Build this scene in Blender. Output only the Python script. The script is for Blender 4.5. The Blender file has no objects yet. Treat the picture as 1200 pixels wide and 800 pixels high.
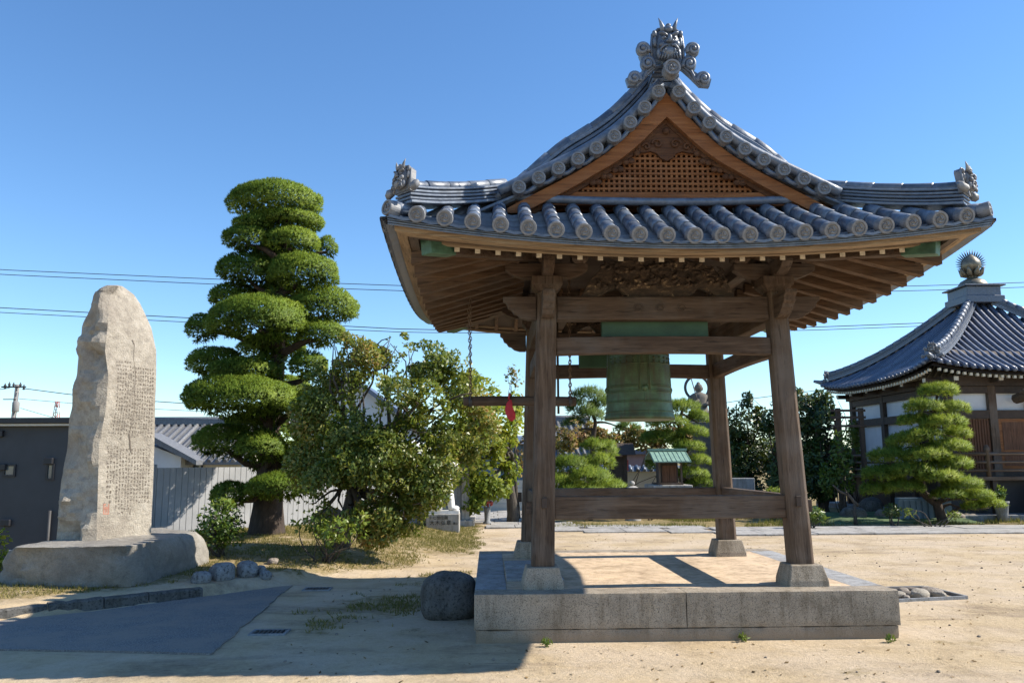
import bpy, bmesh, math, random
import numpy as np
from mathutils import Vector, Matrix, Euler
random.seed(7); RNG = np.random.default_rng(11)
SC = bpy.context.scene
COL = SC.collection
R = math.radians

# ------------------------------------------------------------------ camera
F_PX, PITCH, YAW, ROLL = 940.9, R(8.538), R(1.633), R(-0.353)
fw = np.array([math.sin(YAW)*math.cos(PITCH), math.cos(YAW)*math.cos(PITCH), math.sin(PITCH)])
r0 = np.array([math.cos(YAW), -math.sin(YAW), 0.0]); u0 = np.cross(r0, fw)
rt = r0*math.cos(ROLL) + u0*math.sin(ROLL); up = -r0*math.sin(ROLL) + u0*math.cos(ROLL)
EYE = np.array([0, 0, 1.6])
cd = bpy.data.cameras.new('camera'); cam = bpy.data.objects.new('camera', cd); COL.objects.link(cam)
cd.sensor_width = 36; cd.lens = F_PX/1200*36; cd.clip_start = 0.05; cd.clip_end = 3000
cam.matrix_world = Matrix(((rt[0], up[0], -fw[0], 0), (rt[1], up[1], -fw[1], 0), (rt[2], up[2], -fw[2], 1.6), (0, 0, 0, 1)))
SC.camera = cam

# ------------------------------------------------------------------ light
SUN = np.array([0.754, 0.015, 0.655]); SUN /= np.linalg.norm(SUN)   # direction towards the sun
elev = math.asin(SUN[2]); azim = math.atan2(SUN[0], SUN[1])
w = bpy.data.worlds.new('World'); SC.world = w; w.use_nodes = True
nt = w.node_tree; bg = nt.nodes['Background']
sky = nt.nodes.new('ShaderNodeTexSky'); sky.sky_type = 'NISHITA'; sky.sun_disc = False
sky.sun_elevation = elev; sky.sun_rotation = azim; sky.air_density = 1.0; sky.dust_density = 0.0; sky.ozone_density = 1.0
hs = nt.nodes.new('ShaderNodeHueSaturation'); hs.inputs['Saturation'].default_value = 1.15
tn = nt.nodes.new('ShaderNodeMix'); tn.data_type = 'RGBA'; tn.blend_type = 'MULTIPLY'; tn.inputs[0].default_value = 1.0; tn.inputs[7].default_value = (0.80, 0.955, 1.10, 1)
nt.links.new(sky.outputs[0], hs.inputs['Color']); nt.links.new(hs.outputs[0], tn.inputs[6]); nt.links.new(tn.outputs[2], bg.inputs[0]); bg.inputs[1].default_value = 0.12
sl = bpy.data.lights.new('sun', 'SUN'); sl.energy = 5.0; sl.angle = R(0.5); sl.color = (1.0, 0.93, 0.82)
so = bpy.data.objects.new('sun', sl); COL.objects.link(so)
so.rotation_euler = Vector(SUN).to_track_quat('Z', 'Y').to_euler(); so.location = (20, 0, 30)
SC.view_settings.view_transform = 'Standard'; SC.view_settings.look = 'None'
SC.view_settings.gamma = 1; SC.view_settings.exposure = 0.70; SC.view_settings.use_curve_mapping = False
SC.render.engine = 'CYCLES'

# ------------------------------------------------------------------ helpers
def P(px, py, Y):
    "world point seen at photo pixel (px, py) at depth Y"
    d = fw + rt*(px-600)/F_PX + up*(400-py)/F_PX
    return EYE + d*Y/d[1]
def G(px, py, z=0.0):
    d = fw + rt*(px-600)/F_PX + up*(400-py)/F_PX
    return EYE + d*(z-1.6)/d[2]
def sstep(a, b, x):
    t = np.clip((np.asarray(x, float)-a)/(b-a), 0, 1); return t*t*(3-2*t)

class MB:
    def __init__(s): s.v = []; s.f = []; s.n = 0; s.sm = []
    def add(s, V, F, smooth=False):
        V = np.asarray(V, float).reshape(-1, 3); s.v.append(V)
        o = s.n
        for f in F: s.f.append([i+o for i in f]); s.sm.append(smooth)
        s.n += len(V); return s
    def box(s, lo, hi, M=None):
        x0, y0, z0 = lo; x1, y1, z1 = hi
        V = np.array([(x0,y0,z0),(x1,y0,z0),(x1,y1,z0),(x0,y1,z0),(x0,y0,z1),(x1,y0,z1),(x1,y1,z1),(x0,y1,z1)], float)
        if M is not None: V = V @ np.array(M)[:3,:3].T + np.array(M)[:3,3]
        return s.add(V, [(0,3,2,1),(4,5,6,7),(0,1,5,4),(1,2,6,5),(2,3,7,6),(3,0,4,7)])
    def cbox(s, c, size, M=None):
        c = np.array(c, float); h = np.array(size, float)/2
        if M is None: return s.box(c-h, c+h)
        return s.box(-h, h, Matrix.Translation(Vector(c)) @ M.to_4x4())
    def beam(s, p0, p1, wd, ht, upv=(0,0,1)):
        "box from p0 to p1, wd across, ht along upv"
        p0 = np.array(p0, float); p1 = np.array(p1, float); t = p1-p0; t /= np.linalg.norm(t)
        a = np.cross(t, upv); a /= np.linalg.norm(a); b = np.cross(a, t)
        V = [p+a*i*wd/2+b*j*ht/2 for p in (p0, p1) for i, j in ((-1,-1),(1,-1),(1,1),(-1,1))]
        return s.add(V, [(0,1,2,3),(7,6,5,4),(0,4,5,1),(1,5,6,2),(2,6,7,3),(3,7,4,0)])
    def loft(s, rings, caps=True, smooth=True, closed=True):
        n = len(rings[0]); V = np.concatenate([np.asarray(r_, float) for r_ in rings]); F = []
        for i in range(len(rings)-1):
            for j in range(n if closed else n-1):
                k = (j+1) % n; F.append((i*n+j, i*n+k, (i+1)*n+k, (i+1)*n+j))
        s.add(V, F, smooth)
        if caps:
            o = s.n-len(V)
            s.f.append([o+j for j in range(n)][::-1]); s.sm.append(False)
            s.f.append([o+(len(rings)-1)*n+j for j in range(n)]); s.sm.append(False)
        return s
    def tube(s, path, rad, n=8, caps=True, smooth=True):
        path = [np.array(p, float) for p in path]; m = len(path)
        if np.isscalar(rad): rad = [rad]*m
        rings = []; prev = None
        for i in range(m):
            t = path[min(i+1, m-1)]-path[max(i-1, 0)]; t /= (np.linalg.norm(t)+1e-9)
            if prev is None:
                a = np.cross(t, (0,0,1) if abs(t[2]) < .9 else (1,0,0))
            else: a = prev-t*np.dot(prev, t)
            a /= np.linalg.norm(a)+1e-9; prev = a; b = np.cross(t, a)
            rings.append([path[i]+rad[i]*(a*math.cos(q)+b*math.sin(q)) for q in np.arange(n)*2*math.pi/n])
        return s.loft(rings, caps, smooth)
    def lathe(s, prof, c=(0,0,0), n=24, smooth=True, M=None):
        rings = []
        for r_, z in prof:
            q = np.arange(n)*2*math.pi/n
            ring = np.stack([r_*np.cos(q), r_*np.sin(q), np.full(n, z)], 1)
            if M is not None: ring = ring @ np.array(M)[:3,:3].T
            rings.append(ring+np.array(c))
        return s.loft(rings, True, smooth)
    def sphere(s, c, rad, M=None, nu=12, nv=8):
        if np.isscalar(rad): rad = (rad,)*3
        rings = []
        V = []; F = []
        for i in range(nv+1):
            th = math.pi*i/nv
            for j in range(nu):
                ph = 2*math.pi*j/nu
                V.append((rad[0]*math.sin(th)*math.cos(ph), rad[1]*math.sin(th)*math.sin(ph), rad[2]*math.cos(th)))
        for i in range(nv):
            for j in range(nu):
                k = (j+1) % nu; F.append((i*nu+j, (i+1)*nu+j, (i+1)*nu+k, i*nu+k))
        V = np.array(V)
        if M is not None: V = V @ np.array(M)[:3,:3].T
        return s.add(V+np.array(c, float), F, True)
    def prism(s, poly, vec, smooth=False):
        poly = np.asarray(poly, float); n = len(poly); V = np.concatenate([poly, poly+np.array(vec, float)])
        F = [tuple(range(n))[::-1], tuple(range(n, 2*n))]+[(i, (i+1) % n, n+(i+1) % n, n+i) for i in range(n)]
        return s.add(V, F, smooth)
    def grid(s, fn, us, vs, smooth=True, flip=False):
        V = [fn(a, b) for a in us for b in vs]; m = len(vs)
        F = [(i*m+j, (i+1)*m+j, (i+1)*m+j+1, i*m+j+1) for i in range(len(us)-1) for j in range(m-1)]
        if flip: F = [f[::-1] for f in F]
        return s.add(V, F, smooth)
    def xform(s, M):
        M = np.array(M); s.v = [v @ M[:3,:3].T + M[:3,3] for v in s.v]; return s
    def build(s, name, mat, parent=None, origin=None, bevel=0, fixn=True, seg=2):
        V = np.concatenate(s.v); o = np.zeros(3)
        if parent is not None:
            q = parent
            while q is not None: o = o+np.array(q.location); q = q.parent
        elif origin is not None: o = np.array(origin, float)
        me = bpy.data.meshes.new(name); me.from_pydata((V-o).tolist(), [], s.f)
        me.polygons.foreach_set('use_smooth', s.sm)
        if fixn:
            b = bmesh.new(); b.from_mesh(me); bmesh.ops.recalc_face_normals(b, faces=b.faces); b.to_mesh(me); b.free()
        me.materials.append(mat)
        ob = bpy.data.objects.new(name, me); COL.objects.link(ob)
        if parent is not None: ob.parent = parent
        else: ob.location = o
        if bevel:
            m = ob.modifiers.new('bevel', 'BEVEL'); m.width = bevel; m.segments = seg; m.limit_method = 'ANGLE'; m.angle_limit = R(35)
        return ob

def tag(o, label=None, cat=None, group=None, kind=None):
    if label: o['label'] = label
    if cat: o['category'] = cat
    if group: o['group'] = group
    if kind: o['kind'] = kind
    return o
def empty(name, loc, label, cat, group=None):
    o = bpy.data.objects.new(name, None); COL.objects.link(o); o.location = tuple(loc); o.empty_display_size = .2
    return tag(o, label, cat, group)
def part(name, mesh, mat, parent):
    "another part sharing mesh data (mesh already local to parent root)"
    o = bpy.data.objects.new(name, mesh); COL.objects.link(o); o.parent = parent; return o

# value noise (numpy) used for shapes
_tab = np.random.default_rng(3).random(4096)
def vnoise(p, sc=1.0, seed=0):
    p = np.asarray(p, float)*sc+seed*17.3; i = np.floor(p).astype(int); f = p-i; f = f*f*(3-2*f); out = 0
    for dx in (0,1):
        for dy in (0,1):
            for dz in (0,1):
                h = ((i[...,0]+dx)*73856093 ^ (i[...,1]+dy)*19349663 ^ (i[...,2]+dz)*83492791) & 4095
                wgt = (f[...,0] if dx else 1-f[...,0])*(f[...,1] if dy else 1-f[...,1])*(f[...,2] if dz else 1-f[...,2])
                out = out+_tab[h]*wgt
    return out
def fbm(p, sc=1.0, seed=0, o=4):
    return sum(vnoise(p, sc*2**k, seed+k)*.5**k for k in range(o))/sum(.5**k for k in range(o))

# ------------------------------------------------------------------ materials
def mat_base(name):
    m = bpy.data.materials.new(name); m.use_nodes = True
    t = m.node_tree; return m, t, t.nodes['Principled BSDF']
def N(t, typ, **kw):
    n = t.nodes.new(typ)
    for k, v in kw.items(): setattr(n, k, v)
    return n
def ramp(t, fac, stops, interp='LINEAR'):
    r_ = N(t, 'ShaderNodeValToRGB'); r_.color_ramp.interpolation = interp
    e = r_.color_ramp.elements
    while len(e) < len(stops): e.new(.5)
    for k, (p_, c) in enumerate(stops): e[k].position = p_; e[k].color = (*c, 1) if len(c) == 3 else c
    t.links.new(fac, r_.inputs[0]); return r_.outputs[0]
def coords(t, scale=(1,1,1), kind='Object'):
    tc = N(t, 'ShaderNodeTexCoord'); mp = N(t, 'ShaderNodeMapping'); mp.inputs['Scale'].default_value = scale
    t.links.new(tc.outputs[kind], mp.inputs[0]); return mp.outputs[0]
def noise(t, vec, sc, det=5, rough=.6, dist=0):
    n = N(t, 'ShaderNodeTexNoise'); n.inputs['Scale'].default_value = sc; n.inputs['Detail'].default_value = det
    n.inputs['Roughness'].default_value = rough; n.inputs['Distortion'].default_value = dist
    t.links.new(vec, n.inputs['Vector']); return n.outputs['Fac']
def mix(t, fac, a, b, mode='MIX'):
    n = N(t, 'ShaderNodeMix', data_type='RGBA', blend_type=mode)
    for sock, val in ((n.inputs[0], fac), (n.inputs[6], a), (n.inputs[7], b)):
        if hasattr(val, 'is_linked') or isinstance(val, bpy.types.NodeSocket): t.links.new(val, sock)
        elif isinstance(val, (int, float)): sock.default_value = val
        else: sock.default_value = (*val, 1)
    return n.outputs[2]
def bump(t, b, h, strength=.3, dist=.02):
    n = N(t, 'ShaderNodeBump'); n.inputs['Strength'].default_value = strength; n.inputs['Distance'].default_value = dist
    t.links.new(h, n.inputs['Height']); t.links.new(n.outputs[0], b.inputs['Normal'])
def mrange(t, v, a, b, c=0., d=1.):
    n = N(t, 'ShaderNodeMapRange'); t.links.new(v, n.inputs[0])
    for k, x in enumerate((a, b, c, d)): n.inputs[k+1].default_value = x
    return n.outputs[0]
def math_(t, op, a, b):
    n = N(t, 'ShaderNodeMath', operation=op)
    for s_, v in ((n.inputs[0], a), (n.inputs[1], b)):
        if isinstance(v, bpy.types.NodeSocket): t.links.new(v, s_)
        else: s_.default_value = v
    return n.outputs[0]

def simple(name, c, rough=.6, var=.25, sc=6, met=0, bmp=.15, bsc=40, spec=.5):
    m, t, b = mat_base(name); v = coords(t)
    f = noise(t, v, sc); f2 = noise(t, v, bsc, 3)
    lo = tuple(x*(1-var) for x in c); hi = tuple(min(1, x*(1+var)) for x in c)
    t.links.new(ramp(t, f, [(.3, lo), (.7, hi)]), b.inputs['Base Color'])
    b.inputs['Roughness'].default_value = rough; b.inputs['Metallic'].default_value = met
    b.inputs['Specular IOR Level'].default_value = spec
    if bmp: bump(t, b, f2, bmp, .01)
    return m
def wood(name, axis, dark, mid, light, rough=.75, weather=.5, grey=(.16,.145,.13)):
    m, t, b = mat_base(name)
    s = {'x': (.6,9,9), 'y': (9,.6,9), 'z': (9,9,.6)}[axis]
    v = coords(t, s); v2 = coords(t)
    f = noise(t, v, 3.2, 8, .65, .6); g = noise(t, v, 14, 4, .6, .2); big = noise(t, v2, 1.8, 4)
    c = ramp(t, f, [(.28, dark), (.5, mid), (.72, light)])
    wf = math_(t, 'MULTIPLY', ramp(t, big, [(.45, (0,0,0)), (.7, (1,1,1))]), weather)
    c = mix(t, wf, c, grey)
    crack = ramp(t, noise(t, v, 6, 2, .5, .3), [(.30, (.5,.5,.5)), (.38, (1,1,1))])
    c = mix(t, 1.0, c, crack, 'MULTIPLY')
    t.links.new(c, b.inputs['Base Color']); b.inputs['Roughness'].default_value = rough
    b.inputs['Specular IOR Level'].default_value = .25
    bump(t, b, math_(t, 'ADD', g, f), .45, .012); return m
M = {}
for ax in 'xyz':
    M['wood'+ax] = wood('weathered_timber_'+ax, ax, (.042,.026,.017), (.085,.055,.037), (.14,.095,.066), grey=(.125,.11,.098), weather=.7)
    M['pole'+ax] = wood('grey_timber_'+ax, ax, (.05,.031,.020), (.105,.069,.045), (.17,.118,.08), weather=.7, grey=(.155,.13,.11))
    M['raft'+ax] = wood('brown_rafter_'+ax, ax, (.042,.022,.011), (.10,.057,.031), (.175,.105,.06), weather=.3)
    M['pale'+ax] = wood('pale_eave_timber_'+ax, ax, (.13,.085,.048), (.29,.205,.125), (.42,.32,.21), weather=.7, grey=(.18,.145,.11))
M['gable'] = wood('gable_cedar', 'x', (.14,.05,.016), (.25,.098,.034), (.33,.145,.055), weather=.15)
M['gdark'] = wood('gable_dark_cedar', 'x', (.05,.02,.009), (.10,.043,.019), (.15,.07,.03), weather=.1)
M['white'] = simple('chalk_white_paint', (.62,.55,.43), .8, .3, 30)
def tile_mat(name, c, rough=.36):
    m, t, b = mat_base(name); v = coords(t)
    f = noise(t, v, 2.2, 6, .65); f2 = noise(t, v, 16, 5, .6); f3 = noise(t, v, 55, 3)
    ca = ramp(t, f2, [(.3, tuple(x*.62 for x in c)), (.52, c), (.75, tuple(x*1.5 for x in c))])
    ca = mix(t, ramp(t, f, [(.5, (0,0,0)), (.75, (.5,.5,.5))]), ca, (.16,.155,.15))
    gi = N(t, 'ShaderNodeNewGeometry'); ca = mix(t, 1.0, ca, ramp(t, gi.outputs['Random Per Island'], [(0, (.58,.59,.62)), (.5, (1,1,1)), (1, (1.4,1.36,1.28))]), 'MULTIPLY')
    t.links.new(ca, b.inputs['Base Color'])
    t.links.new(mrange(t, f2, .3, .7, rough-.06, rough+.14), b.inputs['Roughness'])
    b.inputs['Specular IOR Level'].default_value = .7
    bump(t, b, math_(t, 'ADD', f3, f2), .12, .01); return m
M['tile'] = tile_mat('smoked_roof_tile', (.10,.128,.175), .38)
M['housetile'] = tile_mat('plain_grey_house_tile', (.13,.135,.145), .6)
M['tileface'] = tile_mat('smoked_tile_face', (.17,.175,.185), .55)
M['tile2'] = tile_mat('blue_grey_roof_tile', (.09,.108,.155), .36)
M['copper'] = simple('green_copper_cap', (.05,.12,.075), .55, .4, 12)
M['palecopper'] = simple('pale_copper_roof', (.20,.31,.235), .5, .25, 8)
M['canopy'] = simple('green_copper_sheet', (.036,.085,.042), .6, .3, 4, bmp=.08)
def bell_mat():
    m, t, b = mat_base('bell_patina'); v = coords(t); f = noise(t, v, 5, 8, .7); g = noise(t, v, 40, 4)
    st = noise(t, coords(t, (7,7,.8)), 3, 5)
    c = ramp(t, f, [(.3, (.065,.062,.03)), (.5, (.075,.115,.05)), (.72, (.115,.20,.10))])
    c = mix(t, ramp(t, st, [(.48, (0,0,0)), (.68, (.7,.7,.7))]), c, (.075,.055,.028))
    t.links.new(c, b.inputs['Base Color']); b.inputs['Roughness'].default_value = .5; b.inputs['Metallic'].default_value = .25
    bump(t, b, g, .2, .01); return m
M['bell'] = bell_mat()
def granite(name, c, speck=.6, rough=.75, sc=110, stain=None):
    m, t, b = mat_base(name); v = coords(t)
    s = noise(t, v, sc, 2, .7); f = noise(t, v, 2.5, 6, .65); g = noise(t, v, 26, 5, .7)
    col = ramp(t, s, [(.36, tuple(x*(1-speck) for x in c)), (.47, c), (.62, c), (.70, tuple(min(.9, x*(1+speck*.7)) for x in c))])
    col = mix(t, .85, col, ramp(t, f, [(.28, (.52,.49,.44)), (.55, (1,1,1)), (.8, (1.14,1.09,1.0))]), 'MULTIPLY')
    col = mix(t, .7, col, ramp(t, noise(t, coords(t, (5,5,.7)), 2.2, 6, .7), [(.36, (.55,.52,.47)), (.52, (1,1,1))]), 'MULTIPLY')
    if stain:
        tc = N(t, 'ShaderNodeTexCoord'); sp = N(t, 'ShaderNodeSeparateXYZ'); t.links.new(tc.outputs['Object'], sp.inputs[0])
        z = math_(t, 'ADD', sp.outputs[2], math_(t, 'MULTIPLY', g, .12))
        col = mix(t, ramp(t, mrange(t, z, stain[0], stain[1]), [(0, (.85,.85,.85)), (1, (0,0,0))]), col, stain[2])
    t.links.new(col, b.inputs['Base Color']); b.inputs['Roughness'].default_value = rough; b.inputs['Specular IOR Level'].default_value = .3
    bump(t, b, math_(t, 'ADD', s, g), .45, .012); return m
M['granite'] = granite('rough_granite', (.36,.305,.235), stain=(.06,.24,(.27,.195,.125)))
M['granite_top'] = granite('granite_kerb', (.36,.36,.36), .3)
M['granite_grey'] = granite('grey_granite', (.27,.28,.29), .35)
M['granite_pale'] = granite('pale_granite', (.42,.40,.37), .3)
M['floor'] = granite('tan_mortar', (.62,.47,.32), .12, .85, 60)
M['boulder'] = granite('dark_boulder', (.13,.125,.115), .55, .85, 38)
M['fieldstone'] = granite('field_stone', (.25,.25,.25), .6, .8, 30)
M['brownstone'] = granite('brown_field_stone', (.26,.22,.18), .5, .8, 40)
def stele_mat(nm='stele_stone', k=(1,1,1)):
    m, t, b = mat_base(nm); v = coords(t); f = noise(t, v, 1.6, 8, .7); g = noise(t, v, 9, 8, .7); s = noise(t, v, 70, 3)
    c = ramp(t, g, [(.28, (.25,.225,.19)), (.48, (.44,.39,.315)), (.75, (.55,.50,.42))])
    c = mix(t, ramp(t, f, [(.42, (0,0,0)), (.68, (.75,.75,.75))]), c, (.24,.205,.165))
    c = mix(t, .35, c, ramp(t, s, [(.35, (.5,.5,.5)), (.6, (1,1,1))]), 'MULTIPLY')
    c = mix(t, 1.0, c, k, 'MULTIPLY')
    t.links.new(c, b.inputs['Base Color']); b.inputs['Roughness'].default_value = .9; b.inputs['Specular IOR Level'].default_value = .2
    bump(t, b, math_(t, 'ADD', g, math_(t, 'MULTIPLY', s, .4)), .75, .05); return m
M['stele'] = stele_mat(); M['basestone'] = stele_mat('base_boulder_stone', (.74,.77,.82))
M['ink'] = simple('engraved_dark', (.13,.105,.08), .9, .2, 20, bmp=0)
M['seal'] = simple('red_seal', (.42,.19,.13), .9, .2, 20, bmp=0)
M['blackink'] = simple('black_lettering', (.03,.03,.03), .6, .1, 20, bmp=0)
def ground_mat():
    m, t, b = mat_base('sandy_ground'); v = coords(t); tc = N(t, 'ShaderNodeTexCoord'); sp = N(t, 'ShaderNodeSeparateXYZ'); t.links.new(tc.outputs['Object'], sp.inputs[0])
    big = noise(t, v, .35, 5, .6); med = noise(t, v, 1.5, 7, .7, .5); fin = noise(t, v, 16, 6, .75); gr = noise(t, v, 90, 3, .8)
    sand = ramp(t, med, [(.25, (.36,.275,.175)), (.48, (.50,.385,.24)), (.75, (.58,.46,.305))])
    dirt = ramp(t, fin, [(.3, (.20,.15,.10)), (.65, (.34,.26,.175))])
    sand = mix(t, ramp(t, noise(t, coords(t, (.5,1.3,1)), 1.1, 7, .72, .8), [(.50, (0,0,0)), (.64, (.85,.85,.85))]), sand, dirt)
    sand = mix(t, ramp(t, noise(t, v, .8, 4, .6), [(.42, (0,0,0)), (.6, (.55,.55,.55))]), sand, (.60,.49,.37))
    sand = mix(t, .5, sand, ramp(t, fin, [(.3, (.72,.70,.66)), (.55, (1,1,1))]), 'MULTIPLY')
    sand = mix(t, .5, sand, ramp(t, gr, [(.3, (.6,.58,.55)), (.5, (1,1,1)), (.75, (1.15,1.12,1.1))]), 'MULTIPLY')
    # dry grass and moss where the attribute 'turf' (painted on the sheet by place) is high
    at = N(t, 'ShaderNodeAttribute', attribute_name='turf')
    tf = math_(t, 'ADD', at.outputs['Fac'], math_(t, 'MULTIPLY', math_(t, 'SUBTRACT', noise(t, v, 2.6, 8, .78, .4), .5), 1.5))
    turf = ramp(t, noise(t, v, 5, 7, .75), [(.28, (.085,.085,.028)), (.45, (.20,.16,.065)), (.62, (.38,.28,.14)), (.8, (.44,.34,.2))])
    turf = mix(t, .6, turf, ramp(t, noise(t, v, 60, 3, .8), [(.35, (.45,.45,.42)), (.6, (1.1,1.1,1.1))]), 'MULTIPLY')
    c = mix(t, ramp(t, tf, [(.38, (0,0,0)), (.62, (.92,.92,.92))]), sand, turf)
    t.links.new(c, b.inputs['Base Color']); b.inputs['Roughness'].default_value = .95; b.inputs['Specular IOR Level'].default_value = .1
    h = math_(t, 'ADD', math_(t, 'MULTIPLY', fin, 1.0), math_(t, 'ADD', math_(t, 'MULTIPLY', gr, .35), math_(t, 'MULTIPLY', med, 2.2)))
    bump(t, b, h, .7, .03); return m
M['ground'] = ground_mat()
def asphalt_mat():
    m, t, b = mat_base('asphalt'); v = coords(t); s = noise(t, v, 75, 3, .85); f = noise(t, v, 1.6, 8, .72)
    c = ramp(t, s, [(.33, (.06,.058,.055)), (.5, (.155,.150,.143)), (.68, (.36,.35,.335))])
    c = mix(t, ramp(t, f, [(.42, (0,0,0)), (.60, (.8,.8,.8))]), c, (.25,.215,.175))
    t.links.new(c, b.inputs['Base Color']); b.inputs['Roughness'].default_value = .9; bump(t, b, s, .7, .012); return m
M['asphalt'] = asphalt_mat()
M['slab'] = granite('paving_slab', (.40,.38,.35), .2, .8, 60)
M['iron'] = simple('dark_iron', (.045,.043,.042), .6, .3, 30)
M['chain'] = simple('rusty_chain', (.17,.115,.075), .65, .4, 30, met=.4)
M['cloth'] = simple('red_cloth', (.50,.035,.05), .85, .2, 20)
M['plaster'] = simple('white_plaster', (.62,.64,.66), .85, .08, 2, bmp=.05)
M['cream'] = simple('cream_wall', (.55,.51,.43), .85, .12, 2)
M['siding'] = simple('dark_siding', (.040,.044,.052), .6, .12, 2, bmp=.05)
M['darktrim'] = simple('dark_trim', (.02,.02,.024), .5, .1, 2, bmp=0)
M['trim'] = simple('white_trim', (.6,.6,.6), .5, .1, 2, bmp=0)
def glass_mat():
    m, t, b = mat_base('window_glass'); b.inputs['Base Color'].default_value = (.10,.13,.14,1); b.inputs['Roughness'].default_value = .08
    b.inputs['Specular IOR Level'].default_value = .9; return m
M['glass'] = glass_mat()
M['concrete'] = simple('pale_concrete_panel', (.40,.40,.40), .85, .14, 1.6, bmp=.2, bsc=60)
M['darkwood'] = simple('dark_old_timber', (.055,.036,.025), .75, .3, 8)
M['doorwood'] = wood('red_brown_door', 'z', (.07,.032,.018), (.14,.066,.036), (.2,.10,.06), weather=.1)
M['bronze'] = simple('bronze_finial', (.17,.15,.11), .45, .35, 10, met=.5)
M['marble'] = simple('white_marble', (.74,.72,.68), .6, .1, 6)
M['statue'] = simple('weathered_stone_figure', (.15,.13,.105), .85, .3, 8)
M['red'] = simple('red_paint', (.45,.08,.07), .5, .1, 5, bmp=0)
M['wire'] = simple('black_cable_and_shade', (.03,.03,.035), .6, .1, 5, bmp=0)  # for cables, and for black fills that paint the shade in hollows
M['polecon'] = simple('concrete_pole', (.22,.21,.20), .8, .1, 5)
M['moss'] = simple('moss_bank', (.07,.11,.04), .95, .5, 5, bmp=.6, bsc=30)
M['bluewall'] = simple('blue_grey_sheet', (.10,.16,.22), .6, .15, 2)
def bark_mat(name, c):
    m, t, b = mat_base(name); f = noise(t, coords(t, (1,1,.25)), 14, 7, .7); g = noise(t, coords(t), 3, 4)
    col = ramp(t, f, [(.3, tuple(x*.4 for x in c)), (.55, c), (.75, tuple(x*1.6 for x in c))])
    t.links.new(col, b.inputs['Base Color']); b.inputs['Roughness'].default_value = .95; bump(t, b, f, .8, .03); return m
M['bark'] = bark_mat('brown_bark', (.055,.038,.027)); M['bark2'] = bark_mat('grey_bark', (.085,.07,.055))
def leaf_mat(name, stops, trans=.3, rough=.55, spec=.35):
    m, t, b = mat_base(name)
    at = N(t, 'ShaderNodeAttribute', attribute_name='tint')
    c = ramp(t, at.outputs['Fac'], stops)
    t.links.new(c, b.inputs['Base Color']); b.inputs['Roughness'].default_value = rough; b.inputs['Specular IOR Level'].default_value = spec
    tr = N(t, 'ShaderNodeBsdfTranslucent'); t.links.new(mix(t, .4, c, (.28,.32,.03)), tr.inputs[0])
    mx = N(t, 'ShaderNodeMixShader'); mx.inputs[0].default_value = trans
    t.links.new(b.outputs[0], mx.inputs[1]); t.links.new(tr.outputs[0], mx.inputs[2])
    t.links.new(mx.outputs[0], t.nodes['Material Output'].inputs[0]); return m
M['conifer'] = leaf_mat('conifer_needles', [(0,(.030,.066,.010)), (.45,(.135,.225,.026)), (1,(.32,.41,.055))], .42)
M['pine'] = leaf_mat('pine_needles', [(0,(.05,.10,.014)), (.5,(.18,.27,.03)), (1,(.40,.45,.055))], .45)
M['pinedk'] = leaf_mat('dark_pine_needles', [(0,(.03,.065,.014)), (.5,(.08,.14,.024)), (1,(.15,.22,.036))], .3)
M['olive'] = leaf_mat('olive_autumn_leaves', [(0,(.03,.068,.014)), (.42,(.115,.175,.026)), (.78,(.27,.27,.05)), (1,(.40,.21,.055))], .36, .42, .5)
M['lime'] = leaf_mat('yellow_green_leaves', [(0,(.08,.13,.016)), (.5,(.21,.27,.03)), (.85,(.40,.38,.045)), (1,(.42,.24,.04))], .45)
M['autumn'] = leaf_mat('autumn_leaves', [(0,(.10,.12,.025)), (.4,(.25,.20,.06)), (.75,(.36,.19,.08)), (1,(.33,.12,.06))], .35)
M['dark'] = leaf_mat('dark_evergreen_leaves', [(0,(.014,.036,.010)), (.6,(.038,.075,.018)), (1,(.09,.14,.034))], .2, .4, .5)
M['mid'] = leaf_mat('mid_green_leaves', [(0,(.035,.08,.014)), (.6,(.11,.18,.024)), (1,(.24,.28,.04))], .3, .42, .5)
M['grass'] = leaf_mat('dry_grass_blades', [(0,(.07,.085,.022)), (.45,(.18,.16,.05)), (1,(.42,.33,.15))], .3, .8, .1)

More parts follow.
